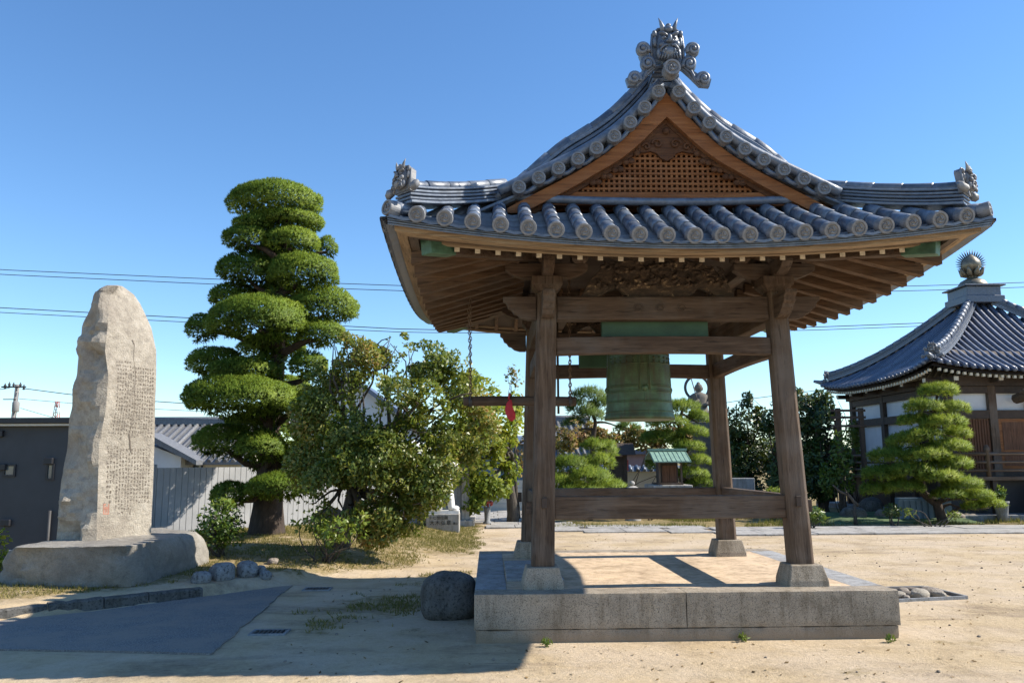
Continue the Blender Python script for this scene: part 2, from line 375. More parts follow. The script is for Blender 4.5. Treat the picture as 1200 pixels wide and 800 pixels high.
# ------------------------------------------------------------------ foliage
def facemesh(name, V, k, tint, mat, parent=None, origin=None, nrm=None):
    "V: (n*k,3) vertices, every k of them one face"
    n = len(V)//k; o = np.zeros(3)
    if parent is not None:
        q = parent
        while q is not None: o = o+np.array(q.location); q = q.parent
    elif origin is not None: o = np.array(origin, float)
    if nrm is not None:                     # turn every blade so that it faces away from the middle of its clump
        q = V.reshape(n, k, 3); g = np.cross(q[:,1]-q[:,0], q[:,2]-q[:,0]); fl = (g*nrm).sum(1) < 0
        q = np.where(fl[:,None,None], q[:,::-1], q); V = q.reshape(-1, 3)
    me = bpy.data.meshes.new(name); me.vertices.add(n*k); me.loops.add(n*k); me.polygons.add(n)
    me.vertices.foreach_set('co', (V-o).astype(np.float32).ravel())
    me.loops.foreach_set('vertex_index', np.arange(n*k, dtype=np.int32))
    me.polygons.foreach_set('loop_start', (np.arange(n)*k).astype(np.int32))
    try: me.polygons.foreach_set('loop_total', np.full(n, k, np.int32))
    except Exception: pass
    a = me.attributes.new('tint', 'FLOAT', 'FACE'); a.data.foreach_set('value', np.clip(tint, 0, 1).astype(np.float32))
    me.materials.append(mat); me.update(calc_edges=True); me.validate()
    if nrm is not None:
        me.polygons.foreach_set('use_smooth', np.ones(n, bool))
        cn = me.attributes.new('custom_normal', 'FLOAT_VECTOR', 'POINT'); cn.data.foreach_set('vector', np.repeat(nrm, k, 0).astype(np.float32).ravel())
    ob = bpy.data.objects.new(name, me); COL.objects.link(ob)
    if parent is not None: ob.parent = parent
    else: ob.location = o
    return ob
def unit(a): return a/(np.linalg.norm(a, axis=-1, keepdims=True)+1e-9)
def clump_points(clumps, dens, shell=.55, noise_sc=2.5, cut=.42, flat=False, seed=0):
    "points and outward normals in ellipsoids (cx,cy,cz,rx,ry,rz)"
    Ps, Ns = [], []
    for c in clumps:
        c = np.array(c, float); n = max(20, int(dens*(c[3]*c[4]+c[4]*c[5]+c[3]*c[5])))
        d = unit(RNG.normal(size=(n,3)))
        if flat: d[:,2] = np.where(d[:,2] < -.35, -d[:,2]*.5, d[:,2]); d = unit(d)
        r_ = 1-shell*RNG.random(n)**1.6
        lump = .82+.36*fbm(d*1.6+c[:3], 1.2, seed)
        p = c[:3]+d*c[3:]*(r_*lump)[:,None]
        nn = unit(d/c[3:])
        keep = fbm(p, noise_sc, seed+3, 3) > cut
        Ps.append(p[keep]); Ns.append(nn[keep])
    return np.concatenate(Ps), np.concatenate(Ns)
def leaves(name, clumps, dens, L, W, mat, parent, shell=.55, cut=.42, nsc=2.5, droop=.3, seed=0, tintsc=1.2, tintbias=0.):
    p, nn = clump_points(clumps, dens, shell, nsc, cut, seed=seed); n = len(p)
    d = unit(nn*.8+RNG.normal(size=(n,3))*.8+np.array([0,0,-droop]))
    s = unit(np.cross(d, RNG.normal(size=(n,3))+nn*.6+np.array([0,0,.6])))
    l = L*(.6+.7*RNG.random(n))[:,None]; wd = W*(.6+.7*RNG.random(n))[:,None]
    b = p-d*l*.5; t_ = p+d*l*.5; nrm = np.cross(d, s)*wd*.25
    V = np.stack([b, p+s*wd*.5-d*l*.05+nrm, t_, p-s*wd*.5-d*l*.05+nrm], 1).reshape(-1,3)
    tint = .55*RNG.random(n)+.75*(fbm(p, tintsc, seed+9, 3)-.5)+.22+tintbias
    ln = unit(np.cross(d, s)); ln = ln*np.sign((ln*nn).sum(1, keepdims=True)+1e-9)
    return facemesh(name, V, 4, tint, mat, parent, nrm=unit(nn*.55+ln*.75+np.array([0,0,.15])))
def needles(name, clumps, dens, L, W, mat, parent, k=7, shell=.3, cut=.40, nsc=3., upb=.7, spread=.75, seed=0, tintbias=0., flat=True):
    p, nn = clump_points(clumps, dens, shell, nsc, cut, flat, seed); n = len(p)
    ax = unit(nn+np.array([0,0,upb])+.3*RNG.normal(size=(n,3)))
    tt = .4*RNG.random(n)+.7*(fbm(p, 1.6, seed+5, 3)-.5)+.32+tintbias
    p = np.repeat(p, k, 0); ax = np.repeat(ax, k, 0); m = n*k
    d = unit(ax+spread*RNG.normal(size=(m,3))); s = unit(np.cross(d, RNG.normal(size=(m,3))))
    l = L*(.6+.6*RNG.random(m))[:,None]
    V = np.stack([p-s*W*.5, p+s*W*.5, p+d*l], 1).reshape(-1,3)
    return facemesh(name, V, 3, np.repeat(tt, k)+.25*(RNG.random(m)-.5), mat, parent, nrm=unit(np.repeat(nn, k, 0)*.8+d*.45+np.array([0,0,.2])))
def limb(mb, a, b, r1, r2, bend=.12, n=6, seed=0):
    a = np.array(a, float); b = np.array(b, float); rg = np.random.default_rng(seed); L = np.linalg.norm(b-a)
    off = rg.normal(size=3)*bend*L; off2 = rg.normal(size=3)*bend*L*.5
    pts = [a+(b-a)*q+off*math.sin(math.pi*q)+off2*math.sin(2*math.pi*q) for q in np.linspace(0, 1, n)]
    mb.tube(pts, list(np.linspace(r1, r2, n)), 7); return pts
def flare_trunk(mb, pts, rads, n=14, seed=0, rough=.12):
    rings = []
    for i, (p, r_) in enumerate(zip(pts, rads)):
        q = np.arange(n)*2*math.pi/n; p = np.array(p, float)
        ring = np.stack([np.cos(q), np.sin(q), np.zeros(n)], 1)
        rr = r_*(1+rough*2*(fbm(np.stack([np.cos(q)*1.5, np.sin(q)*1.5, np.full(n, i*.25+seed)], 1), 1.3, seed)-.5))
        rings.append(p+ring*rr[:,None])
    mb.loft(rings)

# ------------------------------------------------------------------ ground
def gh(x, y):
    x = np.asarray(x, float); y = np.asarray(y, float)
    s1 = (x+5.1)*-.655+(y-8.85)*.756; s2 = -.45-x
    wd = .06+.9*sstep(-3.3, -2.2, x)
    m_ = sstep(0, 1, s1/wd)*sstep(0, 2.3, s2)
    h = m_*(.12+.05*np.clip(s1, 0, 4))
    h = h+.10*np.exp(-(((x+1.75)/.9)**2+((y-15.6)/1.0)**2))            # low hump beside the autumn tree
    drop = sstep(-5.75, -6.9, x)*sstep(10.9, 11.8, y)
    drop = np.maximum(drop, sstep(17.8, 18.6, y)*sstep(-2.5, -4, x))
    h = h*(1-drop)-2.1*drop
    near = sstep(45, 25, np.hypot(x-2, y-8))
    pl = .05*sstep(0, .4, np.maximum(np.maximum(-.3-x, x-3.95), np.maximum(7.3-y, y-11.3)))   # sand swept flat round the plinth
    und = (fbm(np.stack([x, y, 0*x], -1), .55, 2, 4)-.5)*.8*pl*(1-.0*x)
    keep = 1-sstep(.5, -.3, np.abs((x+3.4)*.655-(y-8.6)*.756+.0)-1.6)*sstep(-1.9, -2.4, x)   # flat under the asphalt
    return h+und*near*keep
def turf(x, y):
    x = np.asarray(x, float); y = np.asarray(y, float)
    s1 = (x+5.1)*-.655+(y-8.85)*.756
    t_ = .62*sstep(.0, .6, s1)*sstep(-.3, -1.6, x)
    t_ = np.maximum(t_, .75*sstep(13.0, 15.5, y)*sstep(.2, -.6, x))
    for cx, cy, rx, ry, a in ((-1.25,9.6,.8,1.1,.62), (-1.7,8.3,.5,.6,.5), (-.75,8.0,.35,.5,.42), (5.4,7.6,.7,.35,.42), (8.,15.2,4,.5,.35), (6.2,14.2,1.5,.5,.3), (-.7,11.6,.7,.8,.5), (4.15,7.25,.3,.25,.5), (2.5,6.4,1.6,.3,.36), (.9,6.9,.6,.22,.34), (4.6,6.7,.8,.3,.36), (6.8,9.2,1.2,.5,.36), (1.6,13.2,2.5,.35,.34), (-1.2,6.6,.5,.25,.38), (9,12.5,3,.5,.28), (-.2,6.9,.3,.25,.4)):
        t_ = np.maximum(t_, a*np.exp(-(((x-cx)/rx)**2+((y-cy)/ry)**2)))
    t_ = np.maximum(t_, .8*sstep(19.4, 20.2, y)*sstep(.8, 2, x))
    t_ = np.maximum(t_, .75*sstep(21, 22, y))
    return t_
def axis_pts(a0, a1, step, far):
    c = list(np.arange(a0, a1+1e-6, step)); s = step; x = a1
    while x < far: s *= 1.25; x += s; c.append(x)
    s = step; x = a0
    while x > -far: s *= 1.25; x -= s; c.insert(0, x)
    return np.array(c)
xs = axis_pts(-8, 13, .12, 900); ys = axis_pts(5, 21, .12, 900)
X, Y = np.meshgrid(xs, ys, indexing='ij'); Z = gh(X, Y)
mb = MB(); m_ = len(ys); idx = np.arange(X.size).reshape(X.shape)
me = bpy.data.meshes.new('ground')
F = np.stack([idx[:-1,:-1], idx[1:,:-1], idx[1:,1:], idx[:-1,1:]], -1).reshape(-1, 4)
me.from_pydata(np.stack([X, Y, Z], -1).reshape(-1, 3).tolist(), [], F.tolist())
me.polygons.foreach_set('use_smooth', [True]*len(me.polygons))
a = me.attributes.new('turf', 'FLOAT', 'POINT'); a.data.foreach_set('value', turf(X, Y).astype(np.float32).ravel())
me.materials.append(M['ground']); gob = bpy.data.objects.new('ground', me); COL.objects.link(gob); tag(gob, kind='structure')
def gz(x, y): return float(gh(np.array(x), np.array(y)))

# low wooded hills on the horizon
hl_ = MB(); q = np.linspace(-1.35, 1.35, 120); V = []
for a_ in q:
    h = 4+9*fbm(np.array([a_*6, 0, 0.]), 1.2, 5, 4)
    for rr, zz in ((600, -3), (640, h*.8), (700, h), (800, -3)): V.append((rr*math.sin(a_), rr*math.cos(a_), zz))
hl_.add(V, [(4*i+j, 4*i+4+j, 4*i+5+j, 4*i+1+j) for i in range(len(q)-1) for j in range(3)], True)
tag(hl_.build('hills', simple('far_wooded_hill', (.10,.14,.13), .95, .3, .05, bmp=0)), kind='structure')

# asphalt pad
mb = MB(); q = [G(-160,716), G(0,729), G(120,716), G(240,700), G(300,692), G(342,686.5), G(300,722), G(247,767), G(120,764), G(0,762), G(-160,758)]
poly = []
for i in range(len(q)):
    a_, b_ = q[i], q[(i+1) % len(q)]; n_ = max(2, int(np.linalg.norm(b_-a_)/.06))
    for k in range(n_):
        p = a_+(b_-a_)*k/n_; w_ = (fbm(np.array([p[0], p[1], 0.]), 5, 2, 4)-.5)*.09; poly.append((p[0]+w_, p[1]-w_*.6, -.10))
mb.prism(np.array(poly), (0,0,.116))
tag(mb.build('asphalt_driveway', M['asphalt']), kind='structure')

# paved path: one structure of slabs
mb = MB(); rg = np.random.default_rng(5)
def slab(x0, x1, y0, y1, z=.035, tilt=0):
    g_ = .008; mb.box((x0+g_, y0+g_, -.06), (x1-g_, y1-g_, z+rg.uniform(-.006, .006)))
# near-left arm that runs back
for i in range(9):
    y0 = 20.0+i*.85
    for j in range(3):
        x0 = -.1+j*.72+(i % 2)*.12-(.5 if i > 1 else 0)
        slab(x0, x0+.72, y0, y0+.85)
# arm that runs to the right along the garden
x = 1.2; k = 0
while x < 22:
    y0 = 18.9-.35*min(4, max(0, (x-1.2)//.95))*.9-(x-1.2)*.01; y0 = max(y0, 17.15)
    wd = .95 if x < 5.2 else rg.uniform(1.0, 1.5)
    slab(x, x+wd, y0, y0+1.0); slab(x+.2, x+.2+wd, y0+1.0, y0+1.0+.95)
    x += wd; k += 1
tag(mb.build('stone_path', M['slab'], bevel=.008), kind='structure')

# ================================================================== bell tower
TC = np.array([1.755, 9.18]); TA, TB = 2.64, 2.53        # roof centre, half width (x), half depth (y)
tower = empty('bell_tower', (TC[0], TC[1], 0), 'open timber bell tower with curved tiled roof on a granite platform', 'bell tower')
PX0, PX1, PY0, PY1, PH = -.142, 3.733, 7.495, 11.11, .423
# platform: granite kerb stones round a tan mortar floor, on a lower footing course
kw = .30
def rough_box(mb, lo, hi, amp=.005, step=.06, chip=.02):
    "box as a subdivided shell with worn, chipped edges"
    lo = np.array(lo, float); hi = np.array(hi, float); ns = np.maximum(2, np.round((hi-lo)/step)).astype(int)
    for ax in range(3):
        a_, b_ = [k for k in range(3) if k != ax]
        for side in (0, 1):
            V = []; ua = np.linspace(lo[a_], hi[a_], ns[a_]+1); ub = np.linspace(lo[b_], hi[b_], ns[b_]+1)
            for x in ua:
                for y in ub:
                    p = np.zeros(3); p[ax] = (lo, hi)[side][ax]; p[a_] = x; p[b_] = y; V.append(p)
            V = np.array(V); c = (lo+hi)/2; near = np.sort(np.minimum(V-lo, hi-V), axis=1)
            e = near[:,1]; w_ = np.exp(-(e/.022)**2)                      # second nearest face: 0 on an edge
            d = unit(np.where(np.minimum(V-lo, hi-V) < .03, np.sign(V-c), 0)+1e-6)
            n_ = fbm(V, 9, 3, 4); n2 = fbm(V, 3, 8, 3)
            V = V-d*(chip*w_*(.25+np.clip((n_-.45)*4, 0, 1.4)))[:,None]+d*(amp*2*(n_-.5)+amp*(n2-.5))[:,None]
            m_ = ns[b_]+1
            mb.add(V, [(i*m_+j, (i+1)*m_+j, (i+1)*m_+j+1, i*m_+j+1) for i in range(ns[a_]) for j in range(ns[b_])], True)
    return mb
def kerb(lo, hi, m=M['granite']):
    ob = rough_box(MB(), lo, hi, .003, .035, .006).build('platform_stone', m, tower); ob.data.set_sharp_from_angle(angle=R(40))
jx = 1.78
kerb((PX0, PY0, .115), (jx-.0005, PY0+kw, PH)); kerb((jx+.0005, PY0, .115), (PX1, PY0+kw, PH))
kerb((PX0, PY1-kw, .115), (jx, PY1, PH)); kerb((jx+.003, PY1-kw, .115), (PX1, PY1, PH))
for x0 in (PX0, PX1-kw):
    kerb((x0, PY0+kw+.003, .115), (x0+kw, 8.55, PH), M['granite_top']); kerb((x0, 8.556, .115), (x0+kw, 9.75, PH), M['granite_top']); kerb((x0, 9.756, .115), (x0+kw, PY1-kw-.003, PH), M['granite_top'])
fm = MB(); rg = np.random.default_rng(2); xx = PX0+.012
while xx < PX1-.02:
    ww = PX1-.012-xx
    rough_box(fm, (xx, PY0+.004, -.2), (xx+ww-.004, PY0+.5, .1145), .006, .04, .016); fm.box((xx, PY1-.5, -.2), (xx+ww-.004, PY1-.012, .113)); xx += ww
fm.box((PX0+.012, PY0+.5, -.2), (PX0+.5, PY1-.5, .113)); fm.box((PX1-.5, PY0+.5, -.2), (PX1-.012, PY1-.5, .113))
fm.build('platform_footing', M['granite'], tower, bevel=.01)
fl = MB(); fl.grid(lambda a_, b_: (a_, b_, PH-.012+.016*fbm(np.array([a_, b_, 0.]), 1.1, 4, 3)), np.linspace(PX0+kw, PX1-kw, 40), np.linspace(PY0+kw, PY1-kw, 40))
fl.build('platform_floor', M['floor'], tower)
for (a0, b0, a1, b1) in ((.17,8.9,.60,9.35), (.17,8.35,.75,8.86), (.17,9.4,.7,9.9)):       # flags beside the left kerb
    MB().box((a0, b0, .35), (a1, b1, PH+.014)).build('floor_flagstone', M['granite_top'], tower, bevel=.008)

CX, CW, CY, CDp = 1.758, 1.257, 9.169, 1.235
def colx(sx, z): return CX+sx*(CW-.076*(z-PH)/(3.011-PH))
def coly(sy, z): return CY+sy*(CDp-.076*(z-PH)/(3.011-PH))
ZT = 3.30
for sx in (-1, 1):
    for sy in (-1, 1):
        def ring(z, h, ch):
            cx, cy = colx(sx, z), coly(sy, z)
            return [(cx+a_*h, cy+b_*h, z) for a_, b_ in ((-1,-1+ch),(-1+ch,-1),(1-ch,-1),(1,-1+ch),(1,1-ch),(1-ch,1),(-1+ch,1),(-1,1-ch))]
        c = MB(); c.loft([ring(z, .110-.003*k, .30) for k, z in enumerate((.60, 1.2, 1.9, 2.6, ZT-.05, ZT))], True, False)
        c.build('column', M['polez'], tower, bevel=.006)
        bx, by = colx(sx, PH), coly(sy, PH)
        def br(z, h): return [(bx+a_*h, by+b_*h, z) for a_, b_ in ((-1,-1),(1,-1),(1,1),(-1,1))]
        MB().loft([br(PH-.02, .195), br(PH+.05, .190), br(PH+.185, .155), br(PH+.195, .150)], True, False).build('column_base_stone', M['granite'], tower, bevel=.016)
        # bracket set
        tx, ty = colx(sx, ZT), coly(sy, ZT)
        MB().loft([[(tx+a_*h, ty+b_*h, z) for a_, b_ in ((-1,-1),(1,-1),(1,1),(-1,1))] for z, h in ((ZT, .10), (ZT+.07, .155), (ZT+.15, .155))], True, False).build('bearing_block', M['woodz'], tower, bevel=.006)
        for ax in (0, 1):
            prof = [(-.42,.30),(-.42,.235),(-.36,.19),(-.25,.15),(.25,.15),(.36,.19),(.42,.235),(.42,.30)]
            pl = [((tx+u, ty-.055, ZT+v) if ax == 0 else (tx-.055, ty+u, ZT+v)) for u, v in prof]
            MB().prism(pl, (0,.11,0) if ax == 0 else (.11,0,0)).build('bracket_arm', M['woodx' if ax == 0 else 'woody'], tower, bevel=.006)
        for dx, dy in ((-.34,0),(.34,0),(0,-.34),(0,.34),(0,0)):
            MB().loft([[(tx+dx+a_*h, ty+dy+b_*h, z) for a_, b_ in ((-1,-1),(1,-1),(1,1),(-1,1))] for z, h in ((ZT+.301, .055), (ZT+.34, .085), (ZT+.39, .085))], True, False).build('bracket_block', M['woodz'], tower, bevel=.004)
        # carved beam noses
        pr = [(0,.0),(.08,.0),(.15,.02),(.19,.055),(.225,.065),(.25,.105),(.285,.125),(.30,.175),(.335,.20),(.335,.235),(0,.235)]
        zx = 3.018
        cx, cy = colx(sx, 3.1), coly(sy, 3.1)
        MB().prism([(cx+sx*(.105+u), cy-.06, zx+v) for u, v in pr], (0,.12,0)).build('carved_beam_nose', M['woodx'], tower, bevel=.008)
        MB().prism([(cx-.06, cy+sy*(.105+u), zx+v) for u, v in pr], (.12,0,0)).build('carved_beam_nose', M['woody'], tower, bevel=.008)
def xbeam(name, sy, z0, z1, th, m='woodx', sag=0., camber=0.):
    zc = (z0+z1)/2; y = coly(sy, zc); x0 = colx(-1, zc)+.1; x1 = colx(1, zc)-.1; b_ = MB(); rings = []
    for q in np.linspace(0, 1, 13):
        e = 1-(2*q-1)**2; x_ = x0+(x1-x0)*q; lo = z0+camber*e; hi = z1+camber*e*.6
        rings.append([(x_, y-th/2, lo), (x_, y+th/2, lo), (x_, y+th/2, hi), (x_, y-th/2, hi)])
    b_.loft(rings, True, False); return b_.build(name, M[m], tower, bevel=.012)
def ybeam(name, sx, z0, z1, th, m='woody', camber=0.):
    zc = (z0+z1)/2; x_ = colx(sx, zc); y0 = coly(-1, zc)+.1; y1 = coly(1, zc)-.1; b_ = MB(); rings = []
    for q in np.linspace(0, 1, 13):
        e = 1-(2*q-1)**2; y_ = y0+(y1-y0)*q; lo = z0+camber*e; hi = z1+camber*e*.6
        rings.append([(x_-th/2, y_, lo), (x_+th/2, y_, lo), (x_+th/2, y_, hi), (x_-th/2, y_, hi)])
    b_.loft(rings, True, False); return b_.build(name, M[m], tower, bevel=.012)
for s in (-1, 1):
    xbeam('head_beam', s, 3.012, 3.250, .16); xbeam('tie_beam', s, 2.655, 2.835, .11, camber=.02); xbeam('lower_tie_beam', s, 1.046, 1.268, .10, 'polex')
    ybeam('head_beam', s, 3.012, 3.250, .16); ybeam('tie_beam', s, 2.655, 2.835, .11, camber=.02); ybeam('lower_tie_beam', s, 1.046, 1.268, .10, 'poley')
    for sy in (-1, 1):
        MB().cbox((colx(s, 1.22), coly(sy, 1.22)-.115, 1.21), (.05, .03, .10)).build('tenon_end', M['darkwood'], tower, bevel=.004)
        MB().cbox((colx(s, 1.16)+s*.14, coly(sy, 1.16), 1.16), (.05, .05, .12)).build('tenon_end', M['woodx'], tower, bevel=.004)
    # plates on the brackets
    y = coly(s, ZT); x = colx(s, ZT)
    MB().box((colx(-1,ZT)-.62, y-.075, 3.695), (colx(1,ZT)+.62, y+.075, 3.84)).build('wall_plate', M['woodx'], tower, bevel=.008)
    MB().box((x-.075, coly(-1,ZT)-.62, 3.698), (x+.075, coly(1,ZT)+.62, 3.837)).build('wall_plate', M['woody'], tower, bevel=.008)
    # incised ornament on the head beam face
    for sy in (-1,):
        pass
for dx in (-.22, 0, .22):
    orn = MB(); c0 = (TC[0]-.03+dx, coly(-1, 3.13)-.083, 3.13)
    orn.tube([(c0[0]+.05*(1-.7*q)*math.cos(q*12), c0[1], c0[2]+.045*(1-.7*q)*math.sin(q*12)) for q in np.linspace(0, 1, 30)], .006, 5)
    orn.build('beam_ornament', M['woodx'], tower)
# frog-leg struts with flaking gilt carving, between head beam and plate
def gilt_mat():
    m, t, b = mat_base('flaking_gilt_carving'); v = coords(t, (1.5,1.5,3)); f = noise(t, v, 5, 8, .75, .8)
    c = ramp(t, f, [(.44, (.04,.027,.018)), (.56, (.085,.055,.034)), (.60, (.13,.085,.05)), (.625, (.42,.31,.18)), (.72, (.5,.4,.27))])
    t.links.new(c, b.inputs['Base Color']); b.inputs['Roughness'].default_value = .8; bump(t, b, f, .8, .03); return m
M['gilt'] = gilt_mat()
for sy in (-1, 1):
    y = coly(sy, ZT)
    half = [(0,.43),(.12,.42),(.25,.40),(.42,.37),(.58,.30),(.70,.17),(.78,.03),(.78,0),(.60,0),(.52,.06),(.42,.10),(.34,.02),(.30,0)]
    ol = [(u, v) for u, v in half]+[(-u, v) for u, v in half[::-1]][:-1]
    MB().prism([(TC[0]-.03+u, y-.045, 3.252+v) for u, v in ol], (0,.09,0)).build('frog_leg_strut', M['gilt'], tower, bevel=.012)
    rb = MB(); rg = np.random.default_rng(8)
    for k in range(70):
        u = rg.uniform(-.66, .66); v = rg.uniform(.10, .38)*(1-.25*abs(u))
        p0 = np.array([TC[0]-.03+u, y-.052, 3.252+v]); an = rg.uniform(-.5, .9)*np.sign(u)
        pts = [p0+np.array([math.cos(an+q*1.6)*q*.10, -.012*math.sin(q*3), math.sin(an+q*1.6)*q*.06]) for q in np.linspace(0, 1, 6)]
        rb.tube(pts, [.017, .022, .02, .016, .011, .004], 5)
    rb.build('strut_relief', M['gilt'], tower)

# ---------------------------------------------------------------- roof surfaces
UT = np.array([0,.08,.21,.35,.51,.69,.88,1.09,1.28,1.6,2.0,2.3,2.64,2.8]); ZTb = np.array([5.29,5.20,5.04,4.885,4.735,4.60,4.48,4.365,4.265,4.09,3.865,3.70,3.525,3.445])
def smooth_tab():
    u = np.linspace(0, 2.8, 400); z = np.interp(u, UT, ZTb); k = np.hanning(41); k /= k.sum(); zp = np.pad(z, 20, mode='reflect', reflect_type='odd'); return u, np.convolve(zp, k, 'valid')
_u, _z = smooth_tab()
def Zr(u): return np.interp(u, _u, _z)
def Up(xp, yp): return .215*np.power(np.clip(np.abs(xp)/TA, 0, 1.06), 1.9)*np.power(np.clip(np.abs(yp)/TB, 0, 1.06), 1.9)
KQ = 1.04
def side_pt(sx, s, u, dz=0.):          # on the left/right slopes: distance u from the ridge plane, s along the ridge
    return np.array([TC[0]+sx*u, TC[1]+s, Zr(u)+Up(u, s)+dz])
def front_pt(sy, s, d, dz=0.):         # on the front/back skirts: d inward from the eave
    return np.array([TC[0]+s, TC[1]+sy*(TB-d), Zr(TA-d*KQ)+Up(s, TB-d)+dz])
YB = 1.76; YG = 1.60                   # barge plane, gable wall (from the centre, along y)
RT = .064
def tile_run(mb, pts, r_):
    "a row of half-round cover tiles overlapping downhill; pts from the eave up"
    pts = [np.array(p, float) for p in pts]; L = [0]
    for i in range(1, len(pts)): L.append(L[-1]+np.linalg.norm(pts[i]-pts[i-1]))
    L = np.array(L); A = np.array(pts); tot = L[-1]
    at_ = lambda q: np.array([np.interp(q, L, A[:,k]) for k in range(3)])
    q = 0
    while q < tot-.02:
        e = min(q+.27, tot); j = RNG.normal(0, .0025, 3)
        mb.tube([at_(q)+j, at_((q+e)/2)+j, at_(min(tot, e+.012))+j], [r_*1.05, r_*1.01, r_*.955], 10); q = e
def cap_mesh(r_):
    "round eave cap facing -y, raised rim and three commas"
    c = MB(); n = 24
    Mx = Matrix.Rotation(R(90), 4, 'X')
    prof = [(.0,.03),(r_*.72,.03),(r_*.74,.042),(r_*.97,.042),(r_*1.0,.034),(r_*1.0,-.06)]
    c.lathe(prof, n=n, M=Mx, smooth=False)
    for k in range(3):
        a0 = k*2*math.pi/3
        pts = [(r_*(.2+.36*q)*math.cos(a0+q*2.3), -.032, r_*(.2+.36*q)*math.sin(a0+q*2.3)) for q in np.linspace(0, 1, 7)]
        c.tube(pts, [r_*.17, r_*.17, r_*.15, r_*.12, r_*.09, r_*.06, r_*.02], 6)
    return c
cap0 = cap_mesh(.071).build('eave_tile_cap', M['tileface'], None); cap_me = cap0.data; bpy.data.objects.remove(cap0)
def put_cap(parent, p, dirv, name='eave_tile_cap', sc=1., mesh=None):
    d = Vector(dirv).normalized(); q = Vector((0,-1,0)).rotation_difference(d)
    o = part(name, mesh or cap_me, M['tileface'], parent); o.rotation_mode = 'QUATERNION'; o.rotation_quaternion = q
    o.location = Vector(p)-Vector(parent.location); o.scale = (sc,)*3; return o

covers = MB(); pans = MB()
NS = 21; SP = .237
def pan_steps(fn, s0, s1, ds, dmax0, dmax1):
    "stepped pan tiles of one channel between cover rows s0..s1"
    d = -.05; dm = max(dmax0, dmax1)
    while d < dm:
        e = min(d+ds, dm); a0, a1 = min(d, dmax0), min(d, dmax1); b0, b1 = min(e, dmax0), min(e, dmax1)
        V = []
        for a_, b_, s in ((a0, b0, s0), (.5*(a0+a1), .5*(b0+b1), .5*(s0+s1)), (a1, b1, s1)):
            sagz = -.018 if s not in (s0, s1) else 0
            V.append((fn(s, a_, -.052+sagz), fn(s, a_, -.028+sagz), fn(s, b_, -.054+sagz)))
        V = [p for c in V for p in c]
        pans.add(V, [(0,3,4,1),(3,6,7,4),(1,4,5,2),(4,7,8,5)]); d += ds
# front and back skirts
for sy in (-1, 1):
    lim = lambda s: min((TB-YG+.02), (TA-abs(s))/KQ)
    for i in range(NS):
        s = (i-(NS-1)/2)*SP; dm = lim(s)
        tile_run(covers, [front_pt(sy, s, d) for d in np.linspace(-.02, max(dm, .05), 12)], RT)
        nrm = front_pt(sy, s, -.03)-front_pt(sy, s, .1); nrm[2] *= .6
        if sy < 0: put_cap(tower, front_pt(sy, s, -.03), nrm)
        else: covers.sphere(front_pt(sy, s, -.02), .06)
    for i in range(-1, NS):
        s0 = (i-(NS-1)/2)*SP; s1 = s0+SP
        pan_steps(lambda s, d, dz: front_pt(sy, s, d, dz), s0, s1, .085, max(.0, lim(s0)), max(.0, lim(s1)))
# side slopes
NSY = 21; SPY = 2*(TB-.26)/(NSY-1)
for sx in (-1, 1):
    def lim2(s): return TA-.06 if abs(s) <= YB+.01 else (TB-abs(s))*KQ
    for i in range(NSY):
        s = -TB+.26+i*SPY; dm = lim2(s)
        if dm < .05: continue
        tile_run(covers, [side_pt(sx, s, TA-d) for d in np.linspace(-.02, dm, 26)], RT)
        p = side_pt(sx, s, TA+.03); nrm = p-side_pt(sx, s, TA-.1); nrm[2] *= .6
        q = Vector((0,-1,0)).rotation_difference(Vector(nrm).normalized()).to_matrix()
        covers.lathe([(0,.03),(.05,.03),(.052,.04),(.071,.04),(.071,-.05)], p, 14, False, M=q @ Matrix.Rotation(R(90), 3, 'X'))
    for i in range(-1, NSY):
        s0 = -TB+.26+i*SPY; s1 = s0+SPY
        pan_steps(lambda s, d, dz: side_pt(sx, s, TA-d, dz), s0, s1, .11, max(0, lim2(s0)), max(0, lim2(s1)))
covers.build('cover_tiles', M['tile'], tower, fixn=True)
pans.build('pan_tiles', M['tile'], tower, fixn=False)
# edge course of flat eave tiles (four stacked lips) and roof deck under the tiles
lips = MB()
for sy in (-1, 1):
    for k in range(4):
        fn = lambda a_, b_: front_pt(sy, a_, -.035+.012*k+b_*.05, -.058-.02*k)
        g = np.linspace(-TA+.02, TA-.02, 40); V = []; 
        for a_ in g: V += [front_pt(sy, a_, -.04+.014*k, -.050-.021*k), front_pt(sy, a_, -.04+.014*k, -.063-.021*k), front_pt(sy, a_, .12, -.063-.021*k)]
        lips.add(V, [(3*i+j, 3*i+3+j, 3*i+4+j, 3*i+1+j) for i in range(len(g)-1) for j in (0, 1)])
for sx in (-1, 1):
    for k in range(4):
        g = np.linspace(-TB+.02, TB-.02, 40); V = []
        for a_ in g: V += [side_pt(sx, a_, TA+.04-.014*k, -.050-.021*k), side_pt(sx, a_, TA+.04-.014*k, -.063-.021*k), side_pt(sx, a_, TA-.12, -.063-.021*k)]
        lips.add(V, [(3*i+j, 3*i+3+j, 3*i+4+j, 3*i+1+j) for i in range(len(g)-1) for j in (0, 1)])
lips.build('eave_lip_tiles', M['tile'], tower)
deck = MB()
for sx in (-1, 1):
    deck.grid(lambda s, u: side_pt(sx, s, u, -.085), np.linspace(-YB+.03, YB-.03, 20), np.linspace(0, TA-.02, 24))
    for sy in (-1, 1):
        deck.grid(lambda s, q: side_pt(sx, sy*s, TA-q*min((TB-s)*KQ, 1.3), -.085), np.linspace(YB-.05, TB-.02, 8), np.linspace(0.01, 1, 8))
